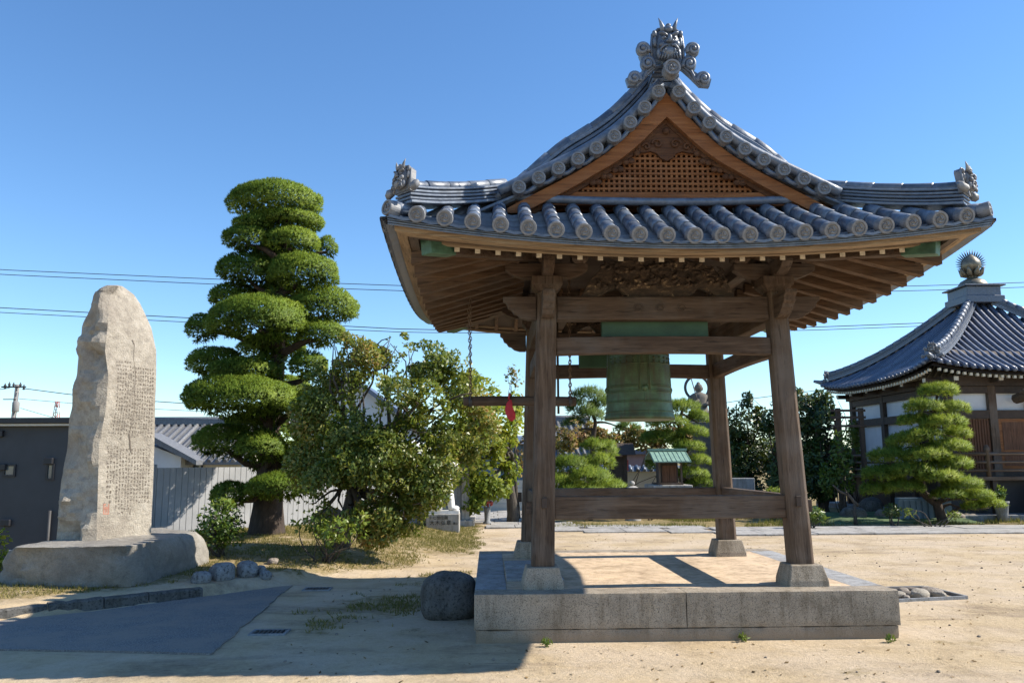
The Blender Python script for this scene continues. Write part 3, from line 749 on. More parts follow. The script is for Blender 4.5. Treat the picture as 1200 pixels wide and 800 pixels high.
for sy in (-1, 1):
    deck.grid(lambda s, q: front_pt(sy, s, .02+q*max(.0, min(TB-YG, (TA-abs(s))/KQ)-.02), -.085), np.linspace(-TA+.02, TA-.02, 40), np.linspace(0, 1, 8))
deck.build('roof_boarding', M['woody'], tower)

# soffit, rafters, fascia -------------------------------------------------
def zs(dd): return 3.455+np.where(np.asarray(dd) < .42, 0, .33*(np.minimum(dd, 1.5)-.42))
def soff(xp, yp, dz=0.):
    dd = min(TA-abs(xp), TB-abs(yp)); return np.array([TC[0]+xp, TC[1]+yp, float(zs(dd))+Up(xp, yp)+dz])
sf = MB(); gx = np.unique(np.concatenate([np.linspace(-TA+.10, TA-.10, 61), [-TA+.42, TA-.42]])); gy = np.unique(np.concatenate([np.linspace(-TB+.10, TB-.10, 61), [-TB+.42, TB-.42]]))
sf.grid(lambda a_, b_: soff(a_, b_), gx, gy, False); sf.build('eave_soffit', M['darkwood'], tower)
# fascias: pale upper board at the tile edge, darker one set behind, kerb under the rafter tips
def fascia(name, m, d0, d1, z0, z1, edge, sgn):
    b_ = MB(); rings = []
    A, B = (TA, TB) if edge == 'y' else (TB, TA)
    for s in np.linspace(-(A-d0), A-d0, 41):
        rg_ = []
        for d, z in ((d0, z0), (d1, z0), (d1, z1), (d0, z1)):
            s_ = max(-(A-d), min(A-d, s)); 
            xp, yp = (s_, sgn*(B-d)) if edge == 'y' else (sgn*(B-d), s_)
            rg_.append((TC[0]+xp, TC[1]+yp, z+Up(xp, yp)))
        rings.append(rg_)
    b_.loft(rings, True, False); return b_.build(name, m, tower)
for s in (-1, 1):
    fascia('eave_fascia', M['palex'], .07, .16, 3.383, 3.447, 'y', s); fascia('eave_fascia', M['paley'], .075, .165, 3.418, 3.446, 'x', s)
    fascia('inner_fascia', M['woodx'], .17, .25, 3.405, 3.453, 'y', s); fascia('inner_fascia', M['woody'], .175, .255, 3.406, 3.452, 'x', s)
    fascia('rafter_kerb', M['palex'], .36, .41, 3.425, 3.451, 'y', s)
def rafter(edge, sgn, s, L=1.12, tip=True):
    b_ = MB(); h = .062; wd = .048; rings = []
    A, B = (TA, TB) if edge == 'y' else (TB, TA)
    if edge == 'x': h, wd = .105, .095
    d00 = .44 if edge == 'y' else .17
    dend = min(d00+L, A-abs(s)-.02)
    if dend < .55: return
    for d in np.linspace(d00, dend, 7):
        xp, yp = (s, sgn*(B-d)) if edge == 'y' else (sgn*(B-d), s)
        z = (3.455+.33*(d-.42) if edge == 'y' else 3.395+.30*(d-.17))+Up(xp, yp)-.004
        o = np.array([wd/2,0,0]) if edge == 'y' else np.array([0,wd/2,0]); c = np.array([TC[0]+xp, TC[1]+yp, z])
        rings.append([c-o-(0,0,h), c+o-(0,0,h), c+o, c-o])
    b_.loft(rings, True, False); rf = b_.build('rafter', M['rafty' if edge == 'y' else 'raftx'], tower)
    if tip:
        xp, yp = (s, sgn*(B-.436)) if edge == 'y' else (sgn*(B-.436), s); c = (TC[0]+xp, TC[1]+yp, 3.455+Up(xp, yp)-.031)
        MB().cbox(c, (wd*.98, .008, h*.96) if edge == 'y' else (.008, wd*.98, h*.96)).build('painted_tip', M['white'], rf)
for i in range(23): rafter('y', -1, (i-11)*.186)
for i in range(15): rafter('y', 1, (i-7)*.276, tip=False)
for sx in (-1, 1):
    for i in range(15): rafter('x', sx, (i-7)*.325, tip=False)
for sx in (-1, 1):
    for sy in (-1, 1):
        d0, d1 = .34, 1.42
        p0 = np.array([TC[0]+sx*(TA-d0), TC[1]+sy*(TB-d0), 3.40+Up(TA-d0, TB-d0)]); p1 = np.array([TC[0]+sx*(TA-d1), TC[1]+sy*(TB-d1), 3.72])
        hp = MB(); hp.beam(p0, p1, .12, .16); hr = hp.build('hip_rafter', M['woodx'], tower, bevel=.006)
        t_ = (p1-p0)/np.linalg.norm(p1-p0)
        MB().beam(p0-t_*.03, p0+t_*.27, .14, .18).build('copper_end_cap', M['copper'], hr, bevel=.008)

# gables, barge boards -----------------------------------------------------
for sy in (-1, 1):
    yb = TC[1]+sy*YB; yg = TC[1]+sy*YG; inn = -sy
    us = np.linspace(0, 1.56, 18)
    for sx in (-1, 1):
        def strip(name, o0, o1, y0, th, m, ue=1.56, bev=0):
            b_ = MB(); rings = []
            for u in np.linspace(0, ue, 20):
                # offset measured vertically so that both sides mitre at the apex
                rings.append([(TC[0]+sx*u, y0, Zr(u)-o0), (TC[0]+sx*u, y0+inn*th, Zr(u)-o0), (TC[0]+sx*u, y0+inn*th, Zr(u)-o1(u)), (TC[0]+sx*u, y0, Zr(u)-o1(u))])
            b_.loft(rings, True, False); return b_.build(name, m, tower, bevel=bev)
        strip('barge_board', .085, lambda u: .085+.25-.12*np.minimum(1, u/.7), yb+inn*.03, .06, M['gable'], 1.58)
        strip('barge_moulding', .15, lambda u: .085+.25-.12*np.minimum(1, u/.7)+.045, yb+inn*.10, .05, M['gdark'], 1.55)
        # barge tiles: cover roll along the verge and round caps below it
        vr = MB(); vr.tube([side_pt(sx, sy*(YB-.01), u, .075) for u in np.linspace(.06, 1.66, 22)], .05, 10)
        vr.tube([side_pt(sx, sy*(YB-.12), u, .07) for u in np.linspace(.06, 1.7, 22)], .058, 10)
        pt = MB()
        ul = [.10,.24,.385,.545,.72,.90,1.09,1.28,1.47]
        for k, u in enumerate(ul):
            c = side_pt(sx, sy*(YB+.05), u, -.01)
            vr.tube([c, c-np.array([0, sy*.22, 0])], .062, 10)
            if sy < 0: put_cap(tower, c, (0,sy,0), 'verge_tile_cap', .95)
            if k+1 < len(ul):                               # drooping verge tile between the caps
                um = (u+ul[k+1])/2; pts = []
                for q in np.linspace(-1, 1, 7): 
                    uu = um+q*.07; pts.append(side_pt(sx, sy*(YB+.02), uu, -.075-.022*(1-q*q)+0.02))
                vr.tube(pts, .022, 6)
        vr.build('verge_tiles', M['tile'], tower)
    # lattice wall
    zb = 4.155
    def zl(u): return Zr(u)-.085-.25+.12*np.minimum(1, u/.7)-.045
    ue = 1.12
    back = MB(); pts = [(TC[0]-1.5, yg+inn*.10, zb-.1), (TC[0]+1.5, yg+inn*.10, zb-.1)]+[(TC[0]+u, yg+inn*.10, Zr(abs(u))-.2) for u in np.linspace(1.5, -1.5, 31)]
    back.prism(pts, (0, inn*.03, 0)).build('gable_board', M['gdark'], tower)
    lat = MB(); st = .052
    uu = np.arange(-1.3, 1.3001, st)
    for u in uu:
        z1 = zl(abs(u))+.03
        if z1 > zb+.1: lat.box((TC[0]+u-.011, yg-.012, zb+.07), (TC[0]+u+.011, yg+.012, z1))
    z = zb+.1
    while z < 5.0:
        w_ = np.interp(-(z-.03), -zl(np.linspace(0, 1.4, 60)), np.linspace(0, 1.4, 60))
        if w_ > .05: lat.box((TC[0]-w_, yg-.016, z-.011), (TC[0]+w_, yg+.016, z+.011))
        z += st
    lat.build('gable_lattice', M['gable'], tower)
    MB().box((TC[0]-1.33, yg-.05, zb-.02), (TC[0]+1.33, yg+.05, zb+.055)).build('gable_sill', M['gable'], tower, bevel=.006)
    MB().box((TC[0]-1.5, yg-.055+sy*.02, zb-.09), (TC[0]+1.5, yg+.055+sy*.02, zb-.025)).build('gable_lower_sill', M['gdark'], tower, bevel=.006)
    # ridge-like course of flat tiles at the foot of the gable
    cr = MB(); cr.tube([(TC[0]+q, yg+sy*.09, zb-.06+.02*abs(q)**2) for q in np.linspace(-1.5, 1.5, 15)], .04, 8); cr.build('gable_foot_tiles', M['tile'], tower)
    # hanging pendant carving
    gp = MB(); c = np.array([TC[0], yg+sy*.05, 4.83])
    ol = [(0,.16),(.07,.10),(.13,.03),(.16,-.05),(.24,-.10),(.30,-.16),(.38,-.20),(.30,-.22),(.22,-.215),(.16,-.20),(.10,-.22),(.06,-.27),(0,-.30)]
    ol = ol+[(-u, v) for u, v in ol[::-1]][1:-1]
    gp.prism([(c[0]+u, c[1], c[2]+v) for u, v in ol], (0, inn*.04, 0))
    gp.sphere((c[0], c[1]+sy*.02, c[2]-.0), (.035,.03,.035))
    for sx in (-1, 1):
        for (a0, b0, rr) in ((.09,-.13,.055), (.2,-.16,.04), (.29,-.19,.03)):
            gp.tube([(c[0]+sx*(a0+rr*(1-q*.8)*math.cos(q*7)), c[1]+sy*.012, c[2]+b0+rr*(1-q*.8)*math.sin(q*7)) for q in np.linspace(0, 1, 16)], .013, 5)
        for k in range(9):
            u = .3+k*.055; p0 = np.array([c[0]+sx*u, c[1]+sy*.01, zl(u)-.01-.03*(k % 2)])
            gp.sphere(p0, (.035,.02,.03))
    gp.build('gable_pendant', M['gdark'], tower, bevel=.006)

# ridges ------------------------------------------------------------------
def layered_ridge(name, pts, wds, hts, cap=.06, mat=None):
    "stacked courses of flat ridge tiles along pts, each a bit narrower, with a half-round on top"
    b_ = MB(); z = 0; pts = [np.array(p, float) for p in pts]
    for wd, ht in zip(wds, hts):
        rings = []
        for i, p in enumerate(pts):
            t_ = pts[min(i+1, len(pts)-1)]-pts[max(i-1, 0)]; t_[2] = 0; t_ /= np.linalg.norm(t_); a_ = np.array([-t_[1], t_[0], 0])
            lo = p+(0,0,z+.004); hi = p+(0,0,z+ht-.006)
            rings.append([lo-a_*wd/2, lo+a_*wd/2, hi+a_*wd/2, hi-a_*wd/2])
        b_.loft(rings, True, False)
        # vertical joints: thin recess collars
        z += ht
    tile_run(b_, [p+(0,0,z+cap*.35) for p in pts], cap)
    return b_.build(name, mat or M['tile'], tower, bevel=.006, seg=1)
layered_ridge('main_ridge', [(TC[0], TC[1]+q, 5.24+.03*(q/1.7)**2) for q in np.linspace(-1.72, 1.72, 12)], (.30,.26,.28,.22,.24,.2), (.06,.045,.045,.045,.045,.05), .075)
for sx in (-1, 1):
    for sy in (-1, 1):
        layered_ridge('descending_ridge', [side_pt(sx, sy*(YB-.33+.05*float(sstep(1.2, 1.9, u))), u, .05-.27*float(sstep(.85, 1.8, u))) for u in np.linspace(.12, 1.86, 24)], (.26,.21,.225,.2,.21), (.06,.055,.055,.055,.055), .068)
        ue, se = 1.60, YB-.30
        hpts = []
        for q in np.linspace(0, 1, 14):
            u = TA-.13-q*(TA-.13-ue); s = TB-.13-q*(TB-.13-se)
            zz = max(side_pt(1, 0, u)[2], 0)+Up(u, s); hpts.append((TC[0]+sx*u, TC[1]+sy*s, zz+.05+.0*q))
        layered_ridge('hip_ridge', hpts, (.24,.2,.21,.19,.20), (.038,.034,.034,.034,.034), .052)
        # corner cover tile jutting out under the demon tile
        cvr = MB(); c0 = np.array(hpts[0]); od = np.array([sx*.72, sy*.69, 0]); 
        e = np.array([TC[0]+sx*(TA-.035), TC[1]+sy*(TB-.035), Zr(TA)+Up(TA, TB)+.02])
        tile_run(cvr, [e, c0-od*.12+(0,0,-.02)], .066); cvr.build('corner_cover_tile', M['tile'], tower)
        if sy < 0: put_cap(tower, e, od+np.array([0,0,.1]), 'corner_tile_cap', 1.0)
# demon tiles -------------------------------------------------------------
def demon(mb, sc, scrolls):
    "demon face looking to -y, centre of the face at the origin, face about 2*sc wide"
    S = lambda c, r_, Mx=None: mb.sphere(np.array(c)*sc, tuple(np.array(r_)*sc) if not np.isscalar(r_) else r_*sc, Mx, 14, 10)
    arch = [(-1.05,-1.3),(-1.1,-.2),(-1.0,.65),(-.6,1.0),(0,1.1),(.6,1.0),(1.0,.65),(1.1,-.2),(1.05,-1.3)]
    mb.prism([(x*sc, .12*sc, z*sc) for x, z in arch], (0,.55*sc,0))
    mb.tube([(x*sc*1.0, .10*sc, z*sc) for x, z in arch], .10*sc, 8)
    S((0,-.05,-.1), (.80,.50,.95)); S((0,-.25,-.75), (.62,.42,.40))          # head and jaw
    for s in (-1, 1):
        S((s*.36,-.48,.36), (.34,.20,.13), Matrix.Rotation(s*-.45, 3, 'Y'))   # brow
        S((s*.34,-.47,.13), (.17,.14,.13)); S((s*.34,-.58,.12), (.07,.06,.07))
        S((s*.48,-.42,-.28), (.25,.22,.26)); S((s*.16,-.66,-.16), (.12,.12,.10))  # cheek, nostril
        S((s*.86,-.02,.10), (.16,.16,.34)); S((s*.90,-.08,.62), (.16,.14,.22))   # ear, curl
        S((s*.62,-.25,-.78), (.22,.22,.34))
        mb.tube(np.array([(s*.34,-.30,.62),(s*.42,-.38,.90),(s*.52,-.40,1.18),(s*.66,-.38,1.50)])*sc, np.array([.19,.16,.10,.015])*sc, 9)   # horn
        mb.tube(np.array([(s*.30,-.58,-.62),(s*.32,-.66,-.76),(s*.30,-.64,-.92)])*sc, np.array([.07,.06,.01])*sc, 6)                          # fang
        mb.tube(np.array([(s*.12,-.60,-.38),(s*.36,-.62,-.42),(s*.58,-.52,-.60),(s*.62,-.44,-.86)])*sc, np.array([.07,.085,.08,.04])*sc, 7)   # moustache roll
        for k in range(4):
            mb.tube(np.array([(s*(.1+.17*k),-.50,-.86),(s*(.12+.19*k),-.50,-1.08),(s*(.16+.21*k),-.40,-1.25)])*sc, np.array([.08,.07,.02])*sc, 6)
    S((0,-.68,.0), (.15,.16,.26)); S((0,-.40,.72), (.30,.25,.22)); S((0,-.34,.98), (.2,.2,.16))
    if scrolls:
        for s in (-1, 1):
            for (cx, cz, rr, sp) in ((1.72,-.42,.42,1), (1.42,-1.38,.46,1), (2.35,-2.35,.42,1)):
                pts, rad = [], []
                for q in np.linspace(0, 1, 26):
                    an = math.pi*(1.15)-q*2*math.pi*1.45; r_ = rr*(1-.78*q)
                    pts.append(((cx*s+s*r_*math.cos(an))*sc, (-.05-.18*q)*sc, (cz+r_*math.sin(an))*sc)); rad.append((.17-.07*q)*sc)
                mb.tube(pts, rad, 8); S((cx*s,-.25,cz), .17)
                S((cx*s, .1, cz), (rr*1.08,.22,rr*1.08))
            body = [(.3,-1.2),(1.1,-.95),(1.45,-.35),(1.95,-.75),(1.75,-1.25),(1.75,-1.8),(2.3,-2.15),(2.9,-2.3),(2.75,-2.8),(2.1,-2.75),(1.5,-2.15),(1.0,-1.7),(.45,-1.35)]
            mb.prism([(s*x*sc, .02*sc, z*sc) for x, z in body], (0,.35*sc,0))
            for off in (0, .16):
                mb.tube([(s*x*sc, -.04*sc, (z-off)*sc) for x, z in ((.5,-1.3),(1.0,-1.35),(1.5,-1.75),(1.75,-2.25),(2.2,-2.7))], [.08*sc]*5, 6)
        S((0,-.28,-1.55), (.45,.3,.2))
    return mb
dm = demon(MB(), .157, True); dm.xform(Matrix.Translation((1.75, 7.30, 5.64)) @ Matrix.Scale(.92, 4, (1,0,0))); dm.build('demon_ridge_tile', M['tile'], tower)
put_cap(tower, (1.76, 7.22, 5.335), (0,-1,.05), 'ridge_tile_cap', 1.15)
dm = demon(MB(), .165, True); dm.xform(Matrix.Translation((1.755, 11.03, 5.625)) @ Matrix.Rotation(math.pi, 4, 'Z')); dm.build('demon_ridge_tile', M['tile'], tower)
for sx in (-1, 1):
    for sy in (-1, 1):
        dm = demon(MB(), .10, False); an = math.atan2(sy*.69, sx*.72)+math.pi/2
        dm.tube([(-.14,.02,-.1),(-.17,-.0,-.13),(-.19,.02,-.09),(-.165,.04,-.06)], [.03,.04,.035,.02], 7); dm.tube([(.14,.02,-.1),(.17,-.0,-.13),(.19,.02,-.09),(.165,.04,-.06)], [.03,.04,.035,.02], 7)
        dm.xform(Matrix.Translation((TC[0]+sx*(TA-.125), TC[1]+sy*(TB-.125), Zr(TA)+Up(TA, TB)+.33)) @ Matrix.Rotation(an, 4, 'Z') @ Matrix.Rotation(R(-8), 4, 'X'))
        dm.build('demon_corner_tile', M['tileface'], tower)

# ceiling void: boards that close the tower head, the bell's hanging beam and its green copper canopy
MB().box((CX-1.25, CY-.09, 3.252), (CX+1.25, CY+.09, 3.46)).build('hanging_beam', M['woodx'], tower, bevel=.01)
MB().box((1.15, 8.07, 2.805), (2.245, 8.15, 3.2)).build('copper_board', M['canopy'], tower, bevel=.006)
MB().box((1.15, 10.18, 2.79), (2.19, 10.26, 3.05)).build('copper_board', M['canopy'], tower, bevel=.006)

# ------------------------------------------------------------------ bell
BX, BY = 1.715, 9.17
bell = empty('temple_bell', (BX, BY, 2.066), 'green patinated bronze bell hanging in the middle of the timber tower', 'bell')
prof = [(.36,0),(.398,.0),(.400,.03),(.388,.055),(.384,.075),(.372,.16),(.365,.30),(.357,.5),(.350,.7),(.338,.88),(.315,1.0),(.26,1.07),(.15,1.10),(.0,1.105)]
b_ = MB(); b_.lathe([(r_, z+2.066) for r_, z in prof], (BX, BY, 0), 56)
b_.build('bell_body', M['bell'], bell)
rb = MB()
def rprof(z): return float(np.interp(z, [p[1] for p in prof[2:]], [p[0] for p in prof[2:]]))
for z in (.085, .19, .205, .30, .318, .36, .378, .62, .80, .82):
    rb.lathe([(rprof(z)-.004, z+2.058), (rprof(z)+.007, z+2.062), (rprof(z)+.007, z+2.070), (rprof(z)-.004, z+2.074)], (BX, BY, 0), 56)
for k in range(4):
    a0 = k*math.pi/2-math.pi/2
    for da in (-.17, -.13, .0, .13, .17):
        z1, z0 = .82, (.32 if abs(da) > .01 else .19)
        if abs(da) < .01: z1 = .36
        rb.tube([(BX+(rprof(z)+.002)*math.cos(a0+da), BY+(rprof(z)+.002)*math.sin(a0+da), 2.066+z) for z in np.linspace(z0, z1, 5)], .007, 6)
    cz = .34
    rb.sphere((BX+(rprof(cz)-.012)*math.cos(a0), BY+(rprof(cz)-.012)*math.sin(a0), 2.066+cz), .04)
    for i in range(5):
        for j in range(4):
            an = a0+.34+i*.225; z = .64+j*.045; rb.sphere((BX+rprof(z)*math.cos(an), BY+rprof(z)*math.sin(an), 2.066+z), .014, None, 6, 5)
rb.build('raised_bands', M['bell'], bell)
ck = MB(); ck.tube([(BX-.12, BY, 3.165), (BX-.10, BY, 3.24), (BX, BY, 3.275), (BX+.10, BY, 3.24), (BX+.12, BY, 3.165)], [.04,.05,.05,.05,.04], 9); ck.build('crown_loop', M['bell'], bell)

# striker log on chains
log = empty('bell_striker', (.345, 9.17, 2.287), 'dark wooden striker log hanging level from chains beside the bell', 'bell striker')
lg = MB(); lg.tube([(-.298+q*1.288, 9.17, 2.287+.004*math.sin(q*5)) for q in np.linspace(0, 1, 9)], [.050,.056,.057,.056,.056,.057,.056,.057,.052], 14); lg.build('log', M['woodx'], log, bevel=.006)
for x_ in (-.215, .925): 
    bd = MB(); bd.tube([(x_-.02, 9.17, 2.287), (x_+.02, 9.17, 2.287)], .061, 14); bd.build('iron_band', M['iron'], log)
def chain(x_, y_, z0, z1, dx=0., dy=0.):
    c = MB(); n = int((z1-z0)/.042); 
    for i in range(n):
        q = i/(n-1); cc = np.array([x_+dx*q, y_+dy*q, z0+(z1-z0)*q]); pts = []
        for a_ in np.linspace(0, 2*math.pi, 9):
            o = np.array([.0135*math.cos(a_), 0, .027*math.sin(a_)]) if i % 2 else np.array([0, .0135*math.cos(a_), .027*math.sin(a_)])
            pts.append(cc+o)
        c.tube(pts, .0048, 5, caps=False)
    return c.build('chain', M['chain'], log)
for dy in (-.05, .05):
    chain(-.215, 9.17+dy*.9, 2.34, 3.53, .0 if dy < 0 else -.03, dy*.3); chain(.925, 9.17+dy*.9, 2.34, 3.74, 0 if dy < 0 else .02, dy*.3)
rp = MB(); rp.tube([(.80, 9.32, 2.15), (.80, 9.32, 3.7)], .014, 7); rp.build('pull_rope', M['darkwood'], log)

# red cloth tied to the striker
cl = MB(); c = P(598, 468, 9.11)
rings = []
for z, rx, ry in ((0,.012,.012), (-.04,.03,.022), (-.10,.044,.03), (-.16,.05,.032), (-.21,.042,.028), (-.245,.014,.012)):
    q = np.arange(14)*2*math.pi/14; rr = 1+.25*np.sin(q*3+z*20)
    rings.append(np.stack([c[0]+.01*math.sin(z*20)+rx*rr*np.cos(q), c[1]+ry*rr*np.sin(q), np.full(14, c[2]+z)], 1))
cl.loft(rings); cl.tube([c+(-.02,.0,0), c+(-.012,.0,.06), c+(.0,.06,.075), c+(.012,.12,.03)], .009, 6)
tag(cl.build('red_cloth', M['cloth'], origin=c), 'small red cloth tied to the striker log', 'cloth')

# ================================================================== left: stele, stones, kerb
def jig(name, pts_rings, mat, origin, amp, sc, seed, label, cat, group=None, bevel=0):
    b_ = MB(); b_.loft(pts_rings, True, True); ob = b_.build(name, mat, origin=origin)
    return tag(ob, label, cat, group)
def rock(name, c, rad, mat, label, group=None, seed=0, boxy=.5, cat='stone', rz=0.):
    "boulder: superellipsoid with noise, bottom a little in the ground"
    n, m2 = 40, 26; th = np.linspace(0, math.pi, m2+1)[:,None]; ph = (np.arange(n)*2*math.pi/n)[None]
    d = np.stack([np.sin(th)*np.cos(ph), np.sin(th)*np.sin(ph), np.cos(th)*np.ones_like(ph)], -1)
    pw = 2+2.2*boxy; sup = (np.abs(d)**pw).sum(-1)**(-1/pw)
    f = fbm(d+seed*3.1, 1.3, seed, 3); f2 = fbm(d+seed*1.7, 4, seed+4, 4)
    rr = sup*(1+.34*(f-.5)+.10*(f2-.5)); cr, sr = math.cos(rz), math.sin(rz)
    V = d*rr[...,None]*np.array(rad); V = np.stack([V[...,0]*cr-V[...,1]*sr, V[...,0]*sr+V[...,1]*cr, V[...,2]], -1)+np.array(c)
    b_ = MB(); b_.loft(list(V), False, True); ob = b_.build(name, mat, origin=(c[0], c[1], c[2]-rad[2]*.8))
    return tag(ob, label, cat, group)

# base boulder under the stele
def quad_ring(c4, z_, n=14):
    out = []
    for i in range(4):
        a_, b_ = np.array(c4[i]), np.array(c4[(i+1) % 4])
        for q in np.arange(n)/n: out.append(np.array([*(a_+(b_-a_)*q), z_]))
    return np.array(out)
A0, B0, C0 = G(-24,694,.10)[:2], G(156,690,.12)[:2], G(243,658,.2)[:2]; D0 = np.array([-5.9, 13.0])
A1, B1, C1 = P(6,640,9.95)[:2], P(156,638,9.98)[:2], P(233,622,12.1)[:2]; D1 = np.array([-5.6, 12.8])
rings = []
lev = [(-.25,0,0),(.05,0,0),(.15,.05,0),(.25,.12,0),(.35,.2,0),(.44,.3,0),(.52,.45,0),(.575,.62,0),(.61,.8,0),(.63,.96,0),(.638,1.1,0),(.64,1.4,0),(.64,2.2,0),(.64,4.2,0)]
for z, k, _ in lev:
    cs = []
    ctr = (A1+B1+C1+D1)/4
    for p0, p1 in ((A0,A1),(B0,B1),(C0,C1),(D0,D1)):
        p = p0+(p1-p0)*min(k, 1)
        if k > 1: p = p1+(ctr-p1)*(k-1)/3.4
        cs.append(p)
    r_ = quad_ring(cs, z, 22); ctr3 = np.array([*ctr, .3]); d = unit((r_-ctr3)*np.array([1,1,.2]))
    # round the corners, rough the faces
    for _ in range(7): r_[:,:2] = (r_[:,:2]*2+np.roll(r_[:,:2], 1, 0)+np.roll(r_[:,:2], -1, 0))/4
    nn = fbm(r_, 1.3, 2, 4)-.5; n2 = fbm(r_, 5., 5, 5)-.5; fl = np.abs(np.sin(np.arange(len(r_))*math.pi/5.5))
    r_ = r_+d*(.36*nn+.15*n2)[:,None]*(1 if k < 1.1 else .25); r_[:,2] += .03*n2*(1 if .3 < z < .68 else 0)+ (.05*nn if z > .6 else 0)
    rings.append(r_)
b_ = MB(); b_.loft(rings, True, True)
ob = b_.build('base_boulder', M['basestone'], origin=(*((A0+C0)/2), .2)); ob.data.set_sharp_from_angle(angle=R(30)); tag(ob, 'low wide rough boulder with flat top that carries the standing inscribed stone', 'base stone')

# standing inscribed stone
YS = np.array([335,340,345,355,365,385,410,440,480,520,560,600,640,660.])
FLx = np.array([138,133.5,129.5,128,127,126,123,127,124,116,115,114,113,113.]); FRx = np.array([143,150,157,164,169,178,183,183,182,181,180,178,177,177.])
BLx = np.array([136,126,117,111,106,97,94,91.5,85,78.5,74.5,69,65.5,64])
def stele_row(y):
    fl, fr, bl = (float(np.interp(y, YS, k)) for k in (FLx, FRx, BLx))
    tp = float(sstep(380, 335, y))*.30
    return P(fl, y, 10.65+tp*.5), P(fr, y, 11.38-tp*.6), P(fr-2, y, 11.7-tp), P(bl, y, 10.86+tp*.1)
rings = []
for y in np.concatenate([np.linspace(660, 360, 66), np.linspace(357, 335.3, 14)]):
    fl, fr, br, bl = stele_row(y); c4 = [fl, fr, br, bl]; r_ = []; off = []
    nseg = (16, 8, 10, 11)
    cen = (fl+fr+br+bl)/4
    for i in range(4):
        a_, b_2 = c4[i], c4[(i+1) % 4]; t_ = b_2-a_; nrm = np.array([t_[1], -t_[0], 0]); nrm /= np.linalg.norm(nrm)+1e-9
        for q in np.arange(nseg[i])/nseg[i]:
            p = a_+t_*q; e = min(q, 1-q)*2
            am, seed, sc = ((.012, 1, 2.), (.04, 2, 3.), (.06, 3, 3.), (.26, 4, 2.6))[i]
            v_ = fbm(p, sc, seed, 5)-.5
            if i == 3:                                    # broken facets on the left flank
                rid = abs(fbm(p, 1.5, 21, 3)-.5)*2; k = float(sstep(.42, .6, fbm(p*np.array([1,1,1.2]), 1.1, 33, 2))); v_ = v_+1.1*k*(fbm(p, 7, 12, 4)-.5)+.6*(.3-rid)+.35*np.floor(4*fbm(p, 2.6, 44, 2))/4
            r_.append(p+nrm*am*v_*(.35+.65*min(1, e*2.5)))
    r_ = np.array(r_); rings.append(r_)
top = rings[-1].mean(0)+(0,0,.012); rings.append(np.tile(top, (len(rings[-1]),1))+.02*(rings[-1]-rings[-1].mean(0)))
st = empty('standing_stone', (-5.1, 11.1, .62), 'tall upright natural stone slab engraved with columns of writing', 'monument')
b_ = MB(); b_.loft(rings, True, True); b_.build('stone_slab', M['stele'], st).data.set_sharp_from_angle(angle=R(15))
def face_pt(px_s, y):
    fl, fr, br, bl = stele_row(y); n_ = np.array([(fr-fl)[1], -(fr-fl)[0], 0]); n_ /= np.linalg.norm(n_); p = fl+(fr-fl)*px_s
    return p, n_, (fr-fl)/np.linalg.norm(fr-fl)
ink = MB(); rg = np.random.default_rng(12)
def glyph(s, y, hpx):
    p, n_, e = face_pt(s, y); h = .0115*hpx*.88; wd = h*.8
    p = p+n_*.0012
    am = .012; v_ = fbm(p, 2., 1, 5)-.5; p = p+n_*(am*v_)
    k = rg.integers(4, 7)
    for j in range(k):
        if rg.random() < .55: a_, b_2 = (rg.uniform(-.5,-.1), rg.uniform(-.5,.5)), (rg.uniform(.1,.5), 0); b_2 = (b_2[0], a_[1]+rg.uniform(-.1,.1))
        else: a_ = (rg.uniform(-.4,.4), rg.uniform(0,.5)); b_2 = (a_[0]+rg.uniform(-.25,.25), rg.uniform(-.5,0))
        q0 = p+e*a_[0]*wd+np.array([0,0,1])*a_[1]*h; q1 = p+e*b_2[0]*wd+np.array([0,0,1])*b_2[1]*h
        t_ = q1-q0; L = np.linalg.norm(t_)+1e-6; sd = np.cross(n_, t_/L)*h*.075
        ink.add([q0-sd, q0+sd, q1+sd*.6, q1-sd*.6], [(0,1,2,3)])
NC = 15
for c_ in range(NC):
    s = .20+c_*(.78/NC); y = 424+(6 if s > .5 else 0)+c_*.25
    while y < 511+rg.uniform(-3, 2): glyph(s, y, 4.3); y += 4.6
for c_ in range(NC):
    s = .16+c_*(.80/NC); y = 527 if c_ > 3 else 524
    y1 = 602 if c_ > 4 else (585, 592, 570, 600, 604)[c_]
    while y < y1+rg.uniform(-4, 1) and not (s > .62 and y > 588): glyph(s, y, 4.3 if c_ > 2 else 5); y += 4.6 if c_ > 2 else 5.8
ink.build('engraved_text', M['ink'], st, fixn=False)
ck = MB(); pts = [face_pt(s, y) for s, y in ((.52,398),(.56,404),(.53,420),(.55,440),(.535,455),(.55,480),(.53,500),(.50,508),(.53,517),(.56,530))]
for k in range(len(pts)-1):
    (p0, n_, e), (p1, _, _) = pts[k], pts[k+1]; wd = (.016,.007,.006,.006,.006,.006,.008,.022,.020)[k]
    ck.add([p0+n_*.004-e*wd*.4, p0+n_*.004+e*wd*.6, p1+n_*.004+e*wd*.5, p1+n_*.004-e*wd*.3], [(0,1,2,3)])
ck.build('stone_crack', M['ink'], st, fixn=False)
sm = MB()
for (s0, y0, s1, y1) in ((.10,590,.145,591.3),(.10,590,.116,602),(.185,590,.20,602),(.10,601,.20,602.3),(.13,593,.145,600),(.155,593,.17,600),(.12,595,.18,596)):
    (p0, n_, e) = face_pt(s0, y0); (p1, _, _) = face_pt(s1, y0); (p2, _, _) = face_pt(s1, y1); (p3, _, _) = face_pt(s0, y1)
    sm.add([q+n_*.004 for q in (p0, p1, p2, p3)], [(0,1,2,3)])
sm.build('red_seal', M['seal'], st, fixn=False)

